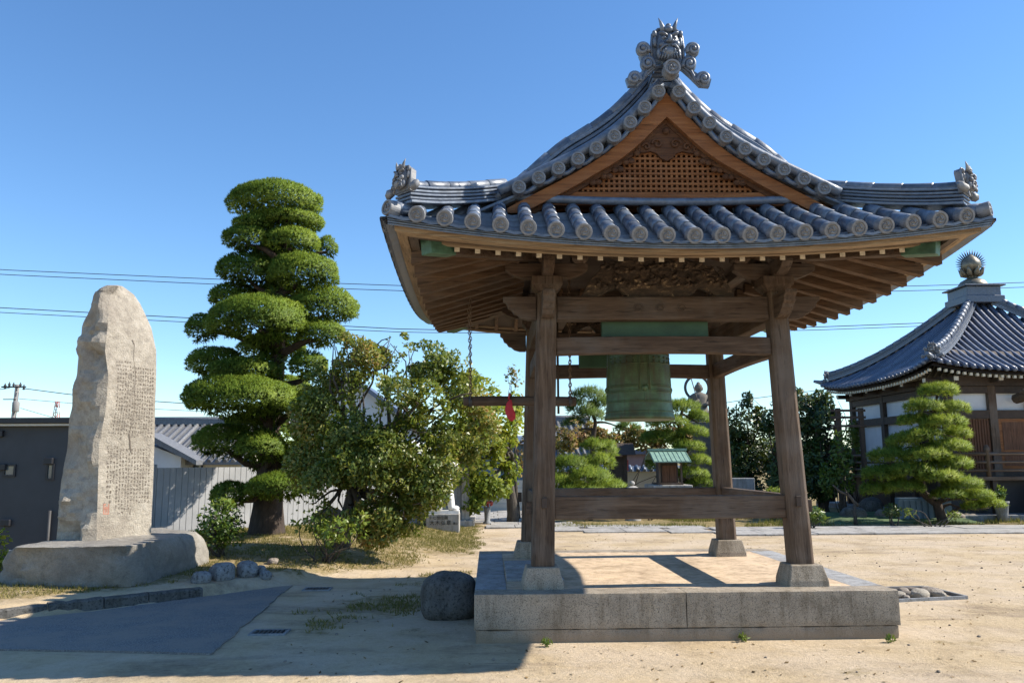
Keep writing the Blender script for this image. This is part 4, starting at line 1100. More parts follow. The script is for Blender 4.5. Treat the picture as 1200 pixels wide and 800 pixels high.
# kerb
kb = MB(); K0, K1 = np.array([-7.2, 7.2]), G(238,699)[:2]+np.array([.05,-.02]); t_ = (K1-K0); L = np.linalg.norm(t_); t_ /= L; a_ = np.array([-t_[1], t_[0]])
q = 0; rg = np.random.default_rng(4)
while q < L-.05:
    e = min(q+rg.uniform(.45, .8), L); h = .115+rg.uniform(-.012,.012); n_ = 7; rr = []
    for k in np.linspace(0, 1, n_):
        c = K0+t_*(q+.006+(e-q-.012)*k); j = rg.uniform(-.012,.012); hh = h+rg.uniform(-.006,.006)
        rr.append([(*(c+a_*(-.02+j)), -.1), (*(c+a_*.17), -.1), (*(c+a_*.165), hh), (*(c+a_*(.01+j)), hh), (*(c+a_*(-.015+j)), hh-.02)])
    kb.loft(rr, True, False); q = e
tag(kb.build('stone_kerb', M['boulder'], origin=(*((K0+K1)/2), 0)), 'low rough stone kerb along the asphalt in front of the engraved stone', 'kerb')
# row of rounded stones at the end of the kerb
for k, (px, py, rx, rz, m_, lab) in enumerate(((233,696,.115,.085,'fieldstone','bluish smooth stone at the left end of the stone row by the asphalt'),
    (258,692,.165,.125,'fieldstone','largest dark veined stone in the row beside the asphalt'), (287,688,.165,.115,'fieldstone','broad grey stone in the row, right of the dark veined one'),
    (303,686,.08,.07,'fieldstone','small grey stone tucked behind the right end of the row'), (309,688,.085,.065,'fieldstone','small pale pointed stone at the right end of the row'),
    (318,675,.10,.05,'brownstone','flat pale brown stone lying apart behind the stone row'))):
    g = G(px, py); z = max(0, gz(g[0], g[1]))
    rock('field_stone', (g[0], g[1]+.06, z+rz*.65), (rx, rx*.8, rz), M[m_], lab, 'stones edging the asphalt', 20+k, .3, rz=k)
g = G(525, 727); rock('boulder', (g[0], g[1]+.22, .20), (.30,.26,.25), M['boulder'], 'dark rounded boulder on the shaded sand beside the platform', None, 3, .42, 'boulder')
g = P(388, 606, 13.6); rock('boulder', (g[0], g[1], g[2]-.08), (.26,.22,.22), M['brownstone'], 'brown flat-topped boulder under the autumn tree', None, 9, .5, 'boulder')

# drain grates
for (px, py, rz, lab) in ((316,741,.50,'rusty iron drain grate in the sand beside the asphalt corner'), (372,690.5,.42,'iron drain grate at the far edge of the tower shadow')):
    g = G(px, py); z = gz(g[0], g[1])+.012; dr = empty('drain_grate', (g[0], g[1], z), lab, 'drain grate', 'drain grates'); c = MB()
    hw, hd = .175, .12
    for lo, hi in (((-hw,-hd),(hw,-hd+.025)), ((-hw,hd-.025),(hw,hd)), ((-hw,-hd+.027),(-hw+.025,hd-.027)), ((hw-.025,-hd+.027),(hw,hd-.027))):
        c.box((g[0]+lo[0], g[1]+lo[1], z-.03), (g[0]+hi[0], g[1]+hi[1], z+.004))
    c.build('frame', M['granite_grey'], dr); c = MB()
    for k in range(8): c.box((g[0]-hw+.03+k*.041, g[1]-hd+.03, z-.03), (g[0]-hw+.05+k*.041, g[1]+hd-.03, z+.002))
    c.build('bars', M['iron'], dr); MB().box((g[0]-hw+.02, g[1]-hd+.02, z-.05), (g[0]+hw-.02, g[1]+hd-.02, z-.034)).build('pit', M['wire'], dr)  # pit is a black plate painting the shade below the bars

# sunk pit of rocks right of the platform
pit = empty('rock_pit', (4.6, 9.75, 0), 'thin metal edged pit of rocks in the sand right of the platform', 'rock pit')
q4 = [G(1040,706), G(1133,701), G(1085,689.5), G(1032,691)]; c = MB()
for i in range(4):
    a_, b_2 = q4[i][:2], q4[(i+1) % 4][:2]; c.beam((*a_, gz(*a_)+.012), (*b_2, gz(*b_2)+.012), .035, .05)
c.build('edging', M['granite_grey'], pit)
rg = np.random.default_rng(3)
for k, (px, py, r_) in enumerate(((1050,701,.09),(1058,697,.10),(1066,700,.07),(1078,700,.12),(1070,696,.09),(1090,698,.13),(1086,694,.08),(1044,697,.08),(1062,703,.05),(1100,700,.07))):
    g = G(px, py); rock('pit_rock', (g[0], g[1], .035), (r_*1.2, r_*.8, r_*.55), M['brownstone' if k % 3 else 'stele'], ('jagged brown rock lying in the metal edged pit', 'pale rock lying in the metal edged pit')[0 if k % 3 else 1], 'rocks in the pit '+('brown' if k % 3 else 'pale'), 40+k, .2, rz=k*1.3)

# ================================================================== trees on the left
def root(name, p, label, cat, group=None): return empty(name, p, label, cat, group)
# big cloud-pruned conifer
by = 15.4; bx = P(313, 628, by)[0]; bz = gz(bx, by)
pine = root('cloud_pruned_conifer', (bx, by, bz), 'tall cloud pruned conifer with stacked rounded green pads and a thick dark trunk', 'tree', None)
pads = [(322,236,54,20,0),(333,260,46,11,.1),(296,262,22,9,-.3),(289,279,27,14,-.35),(341,283,33,15,-.2),(383,289,12,11,.2),(289,315,33,17,-.1),(355,318,42,19,-.3),(325,300,30,12,.5),
        (275,347,28,14,.3),(379,358,40,21,-.1),(303,372,56,26,-.75),(237,384,18,15,.1),(376,390,28,14,-.4),(330,345,34,14,.6),(255,424,33,16,-.1),(288,433,40,13,-.5),(361,427,22,14,-.5),(320,405,38,13,.5),
        (286,464,67,22,-.8),(368,470,23,14,-.5),(335,455,30,14,.4),(262,515,34,17,-.3),(306,522,28,15,-.7),(370,505,27,13,-.3),(272,577,23,12,-.5),(328,568,38,14,-.7),(368,548,30,14,-.4),(300,495,34,12,.3),(345,532,30,14,.2)]
cl = []
for (px, py, hw, hh, dy) in pads:
    c = P(px, py, by+dy); k = (by+dy)/F_PX; cl.append((c[0], c[1], c[2]-hh*k*.22, hw*k*1.0, hw*k*.92, hh*k*1.30))
tr = MB(); zt = P(322, 240, by)[2]
pts = [(bx, by, bz-.15), (bx, by, bz+.05), (bx, by, bz+.5), (bx+.02, by, bz+1.2), (bx-.02, by, 2.2), (bx+.08, by, 3.4), (bx+.12, by, 4.8), (bx+.15, by, zt)]
flare_trunk(tr, pts, [.40,.32,.26,.24,.18,.12,.07,.03], 18, 2, .3)
for k, c in enumerate(cl):
    z0 = max(bz+.7, c[2]-.35); limb(tr, (bx+.06, by, z0), (c[0], c[1], c[2]-c[5]*.3), .085, .03, .08, 6, k)
tr.build('trunk', M['bark'], pine)
needles('crown', cl, 4200, .052, .014, M['conifer'], pine, k=6, shell=.20, cut=.27, nsc=6, upb=.3, spread=.6, seed=1, tintbias=.08)
needles('crown_shade_fill', [(c[0],c[1],c[2]-.02,c[3]*.86,c[4]*.86,c[5]*.66) for c in cl]+[(bx+.05*math.sin(z*3), by, z, .40-.03*z, .34, .30) for z in np.arange(1.7, 6.6, .45)], 600, .11, .03, M['conifer'], pine, k=5, shell=.5, cut=.2, flat=False, upb=0, spread=.8, seed=2, tintbias=-.3)  # inner needles tinted darker: shade under and between pads put into the colour

def pclumps(lst, Y, ky=.8, sc=1.):
    out = []
    for e in lst:
        px, py, hw, hh = e[:4]; dy = e[4] if len(e) > 4 else 0.
        c = P(px, py, Y+dy); k = (Y+dy)/F_PX*sc; out.append((c[0], c[1], c[2], hw*k, hw*k*ky, hh*k))
    return out
def broad(name, label, cat, Y, base_px, clumps, dens, L, W, lm, bm, trunk_r, fork=None, group=None, seed=0, shell=.6, cut=.45, nsc=2.2, ground=None, ky=.85, tintbias=0., droop=.3, tintsc=1.2):
    b0 = P(base_px[0], base_px[1], Y); z = gz(b0[0], Y) if ground is None else ground
    t_ = root(name, (b0[0], Y, z), label, cat, group); cl = pclumps(clumps, Y, ky)
    tr = MB(); f = P(fork[0], fork[1], Y) if fork else np.array([b0[0], Y, z+.4])
    n_ = 6; pts = [(b0[0]+(f[0]-b0[0])*q+.04*math.sin(q*5+seed), Y+.03*math.sin(q*4), z-.1+(f[2]-z+.1)*q) for q in np.linspace(0, 1, n_)]
    flare_trunk(tr, pts, list(np.linspace(trunk_r*1.25, trunk_r*.75, n_)), 12, seed, .25)
    for k, c in enumerate(cl):
        mid = limb(tr, f, np.array(c[:3])*.8+f*.2, trunk_r*.55, trunk_r*.12, .09, 7, seed*50+k)
        for j in range(3):
            rg = np.random.default_rng(k*7+j+seed); d = unit(rg.normal(size=3)); limb(tr, mid[3+j % 3], np.array(c[:3])+d*np.array(c[3:])*.8, trunk_r*.16, .006, .1, 5, k*3+j)
    tr.build('trunk', bm, t_)
    leaves('crown', cl, dens, L, W, lm, t_, shell, cut, nsc, droop, seed, tintsc, tintbias)
    return t_, cl
# autumn tree with dark glossy leaves turning brown
ot, ocl = broad('broadleaf_tree', 'spreading tree with dark leaves turning brown, between pruned conifer and bell tower', 'tree', 13.7, (400,648),
    [(415,420,35,28,-.2),(455,412,30,22,.3),(490,425,38,30,-.2),(525,440,30,30,.1),(545,475,30,28,-.3),(390,450,35,30,.2),(430,460,40,28,-.6),(480,470,45,32,-.8),(520,500,42,34,-.5),(370,490,35,34,-.2),(410,510,40,30,-.8),(460,520,45,36,-.9),(505,545,42,32,-.7),(365,545,35,35,-.5),(400,565,45,34,-.9),(450,575,42,34,-.9),(485,585,30,24,-.7),(425,610,26,22,-.8),(565,500,22,26,0),(465,395,14,10,0),(400,398,14,12,0),(555,530,20,20,-.2),(375,600,28,26,-1.0),(440,625,26,18,-1.0),(475,612,24,18,-.9),(410,605,30,24,-1.1),(455,600,34,24,-1.0),(385,570,34,30,-1.0),(430,540,40,32,-1.1),(500,575,30,22,-.9)],
    5600, .074, .044, M['olive'], M['bark2'], .14, (414,560), seed=4, shell=.85, cut=.44, nsc=2.6, ky=.75, tintsc=.9, tintbias=.07)
# shrubs
def shrub(name, label, Y, clumps, dens, L, W, lm, seed, group=None, ground=None, cut=.4, shell=.7, stems=6, tintbias=0., cat='shrub', ky=.9):
    cl = pclumps(clumps, Y, ky); cx = np.mean([c[0] for c in cl]); z = gz(cx, Y) if ground is None else ground
    t_ = root(name, (cx, Y, z), label, cat, group); tr = MB(); rg = np.random.default_rng(seed)
    for k in range(stems):
        c = cl[k % len(cl)]; limb(tr, (cx+rg.uniform(-.08,.08), Y+rg.uniform(-.06,.06), z-.04), np.array(c[:3])+unit(rg.normal(size=3))*np.array(c[3:])*.6, .018, .006, .1, 6, seed+k)
    tr.build('stems', M['bark2'], t_); leaves('foliage', cl, dens, L, W, lm, t_, shell, cut, 3., .0, seed, 1.5, tintbias); return t_
shrub('shrub', 'round green shrub between the engraved stone and the conifer trunk', 12.6, [(258,608,24,24),(250,625,20,18,-.1),(270,622,18,18,-.1),(262,590,12,10)], 2600, .07, .04, M['mid'], 5, tintbias=.05)
shrub('shrub', 'loose pale leaved shrub on bare stems under the autumn tree', 12.3, [(372,612,18,16),(395,622,24,16,-.2),(380,632,20,10,-.2),(420,615,14,20),(350,610,10,14)], 1000, .08, .045, M['mid'], 6, tintbias=.25, stems=9)
shrub('shrub', 'bright yellow green shrub cut off by the left edge beside the dark house', 11.3, [(-8,632,18,14),(-6,655,16,14)], 2200, .08, .045, M['lime'], 8, ground=-1.0)

# ================================================================== left background
# pale panel fence
FA, FB = np.array([-7.05, 15.0]), np.array([-1.5, 19.4]); ft = (FB-FA)/np.linalg.norm(FB-FA); FL_ = np.linalg.norm(FB-FA)
fen = empty('panel_fence', (*((FA+FB)/2), 0), 'pale grey upright slat fence behind the conifer and engraved stone', 'fence')
FM = Matrix(((ft[0], -ft[1], 0, FA[0]), (ft[1], ft[0], 0, FA[1]), (0, 0, 1, 0), (0, 0, 0, 1)))
for (x0, x1, zt) in ((0, .95, 1.60), (.955, FL_, 1.535)):
    c = MB(); x = x0
    while x < x1-.01:
        e = min(x+.115, x1); c.box((x+.005, -.03, -2.4), (e-.005, .03, zt), FM); x = e
    c.box((x0, -.018, -2.4), (x1, .012, zt-.02), FM); c.build('slat_panel', M['concrete'], fen)
    c = MB(); c.box((x0, .032, zt-.25), (x1, .08, zt-.15), FM); c.build('rail', M['concrete'], fen)

# dark modern house beyond
def window(parent, x0, x1, z0, z1, y, fm='darktrim', proud=.05, axis='y'):
    f = MB(); w_ = .06
    if axis == 'y':
        f.box((x0-w_, y-proud, z0-w_), (x1+w_, y+.02, z0)); f.box((x0-w_, y-proud, z1), (x1+w_, y+.02, z1+w_)); f.box((x0-w_, y-proud, z0+.001), (x0, y+.02, z1-.001)); f.box((x1, y-proud, z0+.001), (x1+w_, y+.02, z1-.001))
    fo = f.build('window', M[fm], parent); MB().box((x0, y-.012, z0), (x1, y-.004, z1)).build('pane', M['glass'], fo); return fo
HY = 26.; ha = P(-90, 497, HY); hb = P(96, 497, HY)
dh = empty('dark_house', ((ha[0]+hb[0])/2, HY, -2.1), 'dark grey flat roofed house with small windows behind the engraved stone', 'house')
MB().box((ha[0], HY, -2.2), (hb[0], HY+4, P(0,497,HY)[2])).build('wall', M['siding'], dh)
zt = P(0,497,HY)[2]
MB().box((ha[0]-.2, HY-.35, zt+.005), (hb[0]+.2, HY+4.3, zt+.19)).build('roof', M['darktrim'], dh, bevel=.02); MB().box((ha[0]-.1, HY-.25, zt-.06), (hb[0]+.1, HY-.002, zt+.003)).build('eave_trim', M['trim'], dh)
for (px0, px1, py0, py1, fm) in ((6,17,546,556,'darktrim'), (56,62,545,560,'darktrim'), (11,22,646,655,'trim'), (28,35,644,657,'trim')):
    a_ = P(px0, py1, HY); b_2 = P(px1, py0, HY); window(dh, a_[0], b_2[0], a_[2], b_2[2], HY, fm)
pp = MB(); a_ = P(58, 598, HY-.1); pp.tube([(a_[0], HY-.08, -2.2), (a_[0], HY-.08, a_[2])], .05, 8); pp.build('drain_pipe', M['iron'], dh)
for px, py in ((0,508),(3,547),(58,540),(8,612)):
    c = P(px, py, HY); MB().cbox((c[0], HY-.06, c[2]), (.28,.12,.2)).build('vent_hood', M['darktrim'], dh, bevel=.02)

def tiled_house(name, label, x0, x1, y0, y1, z0, ze, zr, wallm, rows=.28, group=None, tm='housetile', over=.5):
    "gabled house, ridge along x, eaves to front and back"
    h = empty(name, ((x0+x1)/2, y0, z0), label, 'house', group); ym = (y0+y1)/2
    MB().prism([(x0, y0, z0), (x0, y1, z0), (x0, y1, ze), (x0, ym, zr-.15), (x0, y0, ze)], (x1-x0, 0, 0)).build('wall', M[wallm], h)
    r_ = MB(); run = (ym-y0+over); sl = (zr-ze+.05)/run*1.0
    for s in (-1, 1):
        ye = y0-over if s < 0 else y1+over; zee = zr-(zr-ze)*(ym-y0+over)/(ym-y0)+.08
        r_.add([(x0-.4, ye, zee), (x1+.4, ye, zee), (x1+.4, ym, zr+.08), (x0-.4, ym, zr+.08), (x0-.4, ye, zee-.1), (x1+.4, ye, zee-.1), (x1+.4, ym, zr-.04), (x0-.4, ym, zr-.04)], [(0,1,2,3),(4,7,6,5),(0,4,5,1),(1,5,6,2),(3,2,6,7),(0,3,7,4)])
        for x in np.arange(x0-.38, x1+.39, rows): r_.tube([(x, ye-.03*s*-1, zee+.03), (x, ym, zr+.11)], .075, 6)
    ro = r_.build('roof', M[tm], h, fixn=True)
    rd = MB(); rd.box((x0-.45, ym-.13, zr+.09), (x1+.45, ym+.13, zr+.27)); rd.tube([(x0-.47, ym, zr+.30), (x1+.47, ym, zr+.30)], .11, 8); rd.build('ridge', M[tm], ro)
    return h
a_ = P(150, 500, 31); b_2 = P(300, 500, 31)
th = tiled_house('tiled_house', 'pale house with grey tiled roof seen over the fence left of the conifer', a_[0], b_2[0], 29.4, 35.4, -2.2, 1.80, 3.05, 'cream')
# front wing of that house
wx0, wx1 = P(160,540,28.5)[0], P(212,540,28.5)[0]; wm = wx0; zt = P(182,512,28.5)[2]
MB().prism([(wx0, 28.5, -2.2), (wx1, 28.5, -2.2), (wx1, 28.5, P(225,537,28.5)[2]+.05), (wx0, 28.5, zt-.1)], (0, 1.2, 0)).build('wing_wall', M['plaster'], th)
c = MB(); p0, p1 = P(170,506,28.2), P(230,539,28.2); c.prism([p0, p1, p1+(0,0,-.16), p0+(0,0,-.22)], (0,1.4,0)); c.build('wing_roof', M['housetile'], th)
window(th, P(212,553,29.35)[0], P(222,553,29.35)[0], P(212,553,29.35)[2], P(212,543,29.35)[2], 29.4, 'trim')
window(th, P(228,553,29.35)[0], P(235,553,29.35)[0], P(212,555,29.35)[2], P(212,541,29.35)[2], 29.4, 'darktrim')
# white gabled house seen through the autumn tree
a_ = P(352, 560, 33); b_2 = P(482, 560, 33); pk = P(408, 437, 33)
gh_ = empty('white_gabled_house', ((a_[0]+b_2[0])/2, 33, -2), 'white gabled house with dark roof glimpsed through the autumn tree', 'house')
el, er = P(345,492,33), P(482,492,33)
MB().prism([(a_[0],33,-2.2),(b_2[0],33,-2.2),(b_2[0],33,er[2]-.05),(pk[0],33,pk[2]-.2),(a_[0],33,el[2]-.05)], (0,7,0)).build('wall', M['plaster'], gh_)
for e, nm in ((el, -1), (er, 1)):
    c = MB(); q = np.array([(e[0]+nm*.4, 32.5, e[2]-.25), (pk[0], 32.5, pk[2]), (pk[0], 32.5, pk[2]-.2), (e[0]+nm*.4, 32.5, e[2]-.45)]); c.prism(q, (0, 8, 0)); c.build('roof', M['tile2'], gh_)
# low tiled lean-to roof in front of it
c = MB(); p0, p1 = P(338,483,30), P(384,483,30); c.add([P(336,500,29), P(386,500,29), P(384,482,30.5), P(340,482,30.5), P(336,504,29), P(386,504,29), P(384,486,30.6), P(340,486,30.6)], [(0,1,2,3),(4,7,6,5),(0,4,5,1),(1,5,6,2),(2,6,7,3),(3,7,4,0)])
for q in np.linspace(0.02, .98, 10): c.tube([P(336,500,29)*(1-q)+P(386,500,29)*q, P(340,482,30.5)*(1-q)+P(384,482,30.5)*q], .06, 6)
c.build('lean_to_roof', M['housetile'], gh_)

# stone lion group: granite screen, figure on an inscribed base
Y0 = 19.6
sc_ = empty('granite_screen', (P(530,600,21)[0], 21, 0), 'grey polished granite slab with its right side painted sunlit pale behind the white lion', 'stone slab')
a_ = P(468,548,21.); b_2 = P(541,548,21.); MB().box((a_[0], 21.0, .16), (b_2[0], 21.25, b_2[2])).build('slab', M['granite_grey'], sc_, bevel=.012)
MB().box((b_2[0]+.003, 20.9, .16), (b_2[0]+.2, 22.6, b_2[2]+.06)).build('lit_side_face', M['granite_pale'], sc_, bevel=.012); MB().box((a_[0], 20.75, -.1), (b_2[0]+.33, 22.8, .155)).build('plinth', M['granite_pale'], sc_, bevel=.015)  # paler granite paints the sunlight on the slab's right side
a_ = P(499,617,18.9); b_2 = P(538,602,18.9); zb0 = gz((a_[0]+b_2[0])/2, 19); top = b_2[2]
lb = empty('inscribed_base', ((a_[0]+b_2[0])/2, 18.9, zb0), 'low white granite base engraved with two lines of black writing', 'stone base')
MB().box((a_[0], 18.9, zb0-.2), (b_2[0], 19.55, top)).build('block', M['granite_pale'], lb, bevel=.01)
def text_on(parent, name, body, x, z, y, size, mat, space=1.):
    cu = bpy.data.curves.new(name, 'FONT'); cu.body = body; cu.size = size; cu.extrude = .003; cu.space_character = space; cu.resolution_u = 2
    tmp = bpy.data.objects.new('tmp', cu); COL.objects.link(tmp); bpy.context.view_layer.update()
    me = bpy.data.meshes.new_from_object(tmp.evaluated_get(bpy.context.evaluated_depsgraph_get())); bpy.data.objects.remove(tmp)
    o = bpy.data.objects.new(name, me); COL.objects.link(o); me.materials.clear(); me.materials.append(mat); o.parent = parent
    o.rotation_euler = (math.pi/2, 0, 0); o.location = Vector((x, y, z))-Vector(parent.location); me.name = name; return o
wd_ = b_2[0]-a_[0]; hh = top-a_[2]
text_on(lb, 'lettering', '十七世住職', a_[0]+wd_*.08, a_[2]+hh*.60, 18.896, wd_*.118, M['blackink'], 1.0)
text_on(lb, 'lettering', '大木弘章', a_[0]+wd_*.11, a_[2]+hh*.17, 18.896, wd_*.155, M['blackink'], 1.16)
text_on(lb, 'lettering', '建之', a_[0]+wd_*.82, a_[2]+hh*.19, 18.896, wd_*.075, M['blackink'], 1.0)
# white lion, sitting side-on with the head high
lx, ly, lz = P(517,600,19.2)[0], 19.22, top
li = MB(); rb_ = np.random.default_rng(1)
li.box((lx-.42, ly-.22, lz+.002), (lx+.42, ly+.22, lz+.07))
li.tube([(lx-.30,ly,lz+.32),(lx-.16,ly,lz+.50),(lx+.06,ly,lz+.74),(lx+.10,ly,lz+.98)], [.20,.235,.22,.17], 14)       # trunk to neck
li.sphere((lx-.26,ly,lz+.24), (.24,.23,.22)); li.sphere((lx+.12,ly-.02,lz+1.14), (.20,.19,.21)); li.sphere((lx+.28,ly-.02,lz+1.08), (.13,.13,.11)); li.sphere((lx+.02,ly,lz+1.02), (.24,.24,.27))
for s in (-1, 1):
    li.tube([(lx+.12,ly+s*.13,lz+.72),(lx+.20,ly+s*.14,lz+.42),(lx+.24,ly+s*.14,lz+.16),(lx+.26,ly+s*.14,lz+.09)], [.12,.09,.075,.085], 10); li.sphere((lx+.31,ly+s*.14,lz+.11), (.11,.085,.06))
    li.sphere((lx-.14,ly+s*.19,lz+.24), (.19,.10,.19)); li.tube([(lx-.10,ly+s*.19,lz+.14),(lx+.02,ly+s*.19,lz+.11)], [.08,.07], 9)
    li.sphere((lx+.05,ly+s*.16,lz+1.28), (.06,.04,.09)); li.sphere((lx+.24,ly+s*.09-.02,lz+1.19), .04)
    for k in range(6): li.sphere((lx-.08+.05*math.sin(k*2),ly+s*.2,lz+1.16-k*.08), .07)
for k in range(5): li.sphere((lx-.12,ly+.1*(k-2)*.9,lz+1.2-.08*abs(k-2)), .08)
li.tube([(lx-.42,ly,lz+.16),(lx-.52,ly,lz+.36),(lx-.48,ly,lz+.58),(lx-.40,ly,lz+.72)], [.07,.10,.11,.03], 9)
tag(li.build('lion_statue', M['marble'], origin=(lx, ly, lz)), 'white stone guardian lion sitting on the inscribed base, half hidden by leaves', 'statue')
c = P(571, 590, 21.5); fl_v = empty('flower_vase', (c[0], c[1], 0), 'small stone vase of bright red flowers at the foot of the granite slab', 'flower vase')
rd = MB(); rd.lathe([(.11,-.02),(.11,.05),(.07,.09),(.085,c[2]-.14),(.10,c[2]-.09),(.07,c[2]-.085)], (c[0], c[1], 0), 14); rd.build('vase', M['granite_grey'], fl_v)
rd = MB()
for k in range(26):
    d = unit(RNG.normal(size=3)); rd.sphere(np.array([c[0], c[1], c[2]+.01])+d*np.array([.13,.10,.07]), .032, None, 6, 5)
rd.build('flowers', M['red'], fl_v)

# ================================================================== centre background
lt, _ = broad('broadleaf_tree', 'yellow green leafy tree left of the striker log', 'tree', 22, (600,600), [(560,470,32,32,-.5),(585,505,28,40,-.4),(560,520,34,42,-1),(592,550,20,30,-.5),(545,560,26,26,-.8),(575,570,26,18,-.9),(600,480,14,22,0),(548,445,18,14,0),(570,500,34,34,-1.2),(540,500,26,34,-1.3),(555,590,20,12,-1.0)], 1100, .15, .09, M['lime'], M['bark2'], .13, (598,545), seed=7, ground=0, shell=.9, tintsc=.6)
sp, _ = broad('thin_tree', 'sparse reddish autumn tree with bare twigs beside the tower post', 'tree', 23, (606,600), [(604,452,14,20),(610,478,12,18,.3),(598,435,8,10),(622,520,14,26,.2),(668,500,14,10),(612,545,12,20)], 330, .13, .07, M['autumn'], M['bark2'], .06, (604,520), seed=8, ground=0, shell=.95, cut=.5)
rg = np.random.default_rng(14)
hedge = [(650+i*13.5, 514+5*math.sin(i*1.7), 13, 15+4*math.sin(i*2.3), rg.uniform(-.6,.6)) for i in range(12)]
shrub('autumn_hedge', 'row of pink and yellow autumn shrubs behind the green pines', 29, hedge, 900, .17, .10, M['autumn'], 15, ground=0, stems=12, cat='hedge')
def niwaki(name, label, Y, base, top_pts, pads, dens, L, W, lm, r_, seed, bm='bark', tintbias=0., k=8, ground=0., upb=.7, spread=.6):
    b0 = P(base[0], base[1], Y); t_ = root(name, (b0[0], Y, ground), label, 'tree', None); cl = pclumps(pads, Y, .85)
    tr = MB(); pts = [np.array([b0[0], Y, ground-.1])]+[P(px, py, Y) for px, py in top_pts]
    fine = []; 
    for a_, b_2 in zip(pts[:-1], pts[1:]): fine += [a_+(b_2-a_)*q for q in (0, .33, .67)]
    fine.append(pts[-1]); tr.tube(fine, list(np.linspace(r_, r_*.25, len(fine))), 10)
    for i, c in enumerate(cl):
        d = [np.linalg.norm(np.array(f)-np.array(c[:3])) for f in fine]; limb(tr, fine[int(np.argmin(d))], (c[0], c[1], c[2]-c[5]*.4), r_*.35, r_*.1, .1, 6, seed+i)
    tr.build('trunk', M[bm], t_); needles('crown', cl, dens, L, W, lm, t_, k=k, shell=.45, cut=.36, nsc=4, upb=upb, spread=spread, seed=seed, tintbias=tintbias); return t_
niwaki('garden_pine', 'slender garden pine with a rounded top left of the bell', 27, (697,600), [(697,560),(694,520),(698,495),(690,470)], [(690,466,20,12),(679,480,16,11,-.2),(704,478,14,12,.2),(690,488,18,9,-.3),(736,502,14,6),(672,497,12,6)], 520, .2, .018, M['pinedk'], .14, 31)
niwaki('garden_pine', 'low mounded bright green pine under the bell, left of the small shrine', 22.6, (690,600), [(690,585),(692,560),(695,535)], [(668,548,22,14),(655,568,22,14,-.3),(700,545,20,14,.2),(690,562,26,14,-.5),(712,572,20,10,-.2),(680,575,28,9,-.6),(695,525,14,10,.5),(712,530,12,14,.6)], 1100, .14, .014, M['pine'], .12, 32, tintbias=-.02)
niwaki('garden_pine', 'layered dark and bright garden pine directly behind the small shrine', 25.5, (800,600), [(800,560),(803,530),(796,500),(800,478)], [(797,480,24,11),(782,496,24,9,-.3),(818,492,14,9,.3),(776,515,26,11,.2),(812,508,17,8,-.4),(806,525,18,8,-.6),(815,541,17,8,-.4),(808,557,22,9,-.5),(822,568,18,8,-.4),(775,545,18,12,.4)], 1000, .15, .015, M['pine'], .14, 33, tintbias=-.08)
shrub('shrub', 'yellow green low shrub right of the rear tower post', 22, [(905,578,14,8),(895,584,10,6),(918,582,9,7)], 1600, .12, .06, M['lime'], 36, ground=0, tintbias=-.1)
shrub('shrub', 'small leafy plant at the right foot of the shrine base', 22.8, [(838,572,9,8),(828,578,10,6)], 1200, .12, .05, M['mid'], 37, ground=0, tintbias=.1)
shrub('shrub', 'small pale plant between the stone lantern and the shrine', 22.5, [(758,577,6,5),(766,584,8,5)], 420, .12, .05, M['mid'], 38, ground=0, tintbias=.2)

# small copper roofed shrine on a stone base
SY = 23.5; x0, x1 = P(765,575,SY)[0], P(811,575,SY)[0]; zt = P(788,568,SY)[2]
MB_ = MB().box((x0, SY-.1, -.1), (x1, SY+1.25, zt)); tag(MB_.build('stone_plinth', M['granite_pale'], origin=((x0+x1)/2, SY+.5, 0), bevel=.02), 'pale flat stone plinth under the small shrine', 'plinth')
sh = empty('small_shrine', ((x0+x1)/2, SY+.5, zt), 'tiny wooden shrine with a green copper roof behind the tie beam', 'shrine')
bx0, bx1 = P(776,560,SY)[0], P(797,560,SY)[0]; ze = P(788,541,SY)[2]; zr = P(788,528,SY+.3)[2]
MB().box((bx0, SY+.25, zt+.06), (bx1, SY+.85, ze)).build('body', M['darkwood'], sh); MB().box((bx0-.10, SY+.02, zt+.002), (bx1+.10, SY+.95, zt+.058)).build('floor', M['poley'], sh)
for k in range(2): MB().box((bx0+.05+k*(bx1-bx0-.1)/2+.005, SY+.215, zt+.075), (bx0+.05+(k+1)*(bx1-bx0-.1)/2-.005, SY+.247, ze-.1)).build('door', M['doorwood'], sh)
for xx in (bx0-.06, bx1+.06):
    MB().box((xx-.025, SY+.04, zt+.06), (xx+.025, SY+.09, ze+.03)).build('post', M['polez'], sh); MB().box((xx-.012, SY+.09, zt+.2), (xx+.012, SY+.6, zt+.23)).build('rail', M['woody'], sh)
MB().box((bx0-.12, SY+.03, ze+.0), (bx1+.12, SY+.1, ze+.05)).build('lintel', M['polex'], sh)
rx0, rx1 = P(764,540,SY)[0], P(808,540,SY)[0]; c = MB(); prof = [(-.22,ze+.02),(-.05,ze+.10),(.2,ze+.22),(.45,zr)]
V = []; 
for s, (yy, z) in enumerate(prof): V.append([(x, SY+yy, z) for x in np.linspace(rx0, rx1, 9)])
V2 = [[(x, SY+1.12-(yy+.0)*1.0+.0, z) for x in np.linspace(rx0, rx1, 9)] for yy, z in prof[::-1]][1:]
rows = V+[[(x, SY+.9-(yy-.45)*-1*-1, z) for x in np.linspace(rx0, rx1, 9)] for yy, z in []]
outline = [(SY+yy, z) for yy, z in prof]+[(SY+.9, ze+.2), (SY+1.05, ze+.1)]; under = [(y_, z-.035) for y_, z in outline[::-1]]
c.prism([(rx0, y_, z) for y_, z in outline+under], (rx1-rx0, 0, 0)); ro = c.build('roof', M['palecopper'], sh)
rs = MB()
for x in np.linspace(rx0+.02, rx1-.02, 9): rs.tube([(x, SY+yy, z+.006) for yy, z in prof], .010, 5)
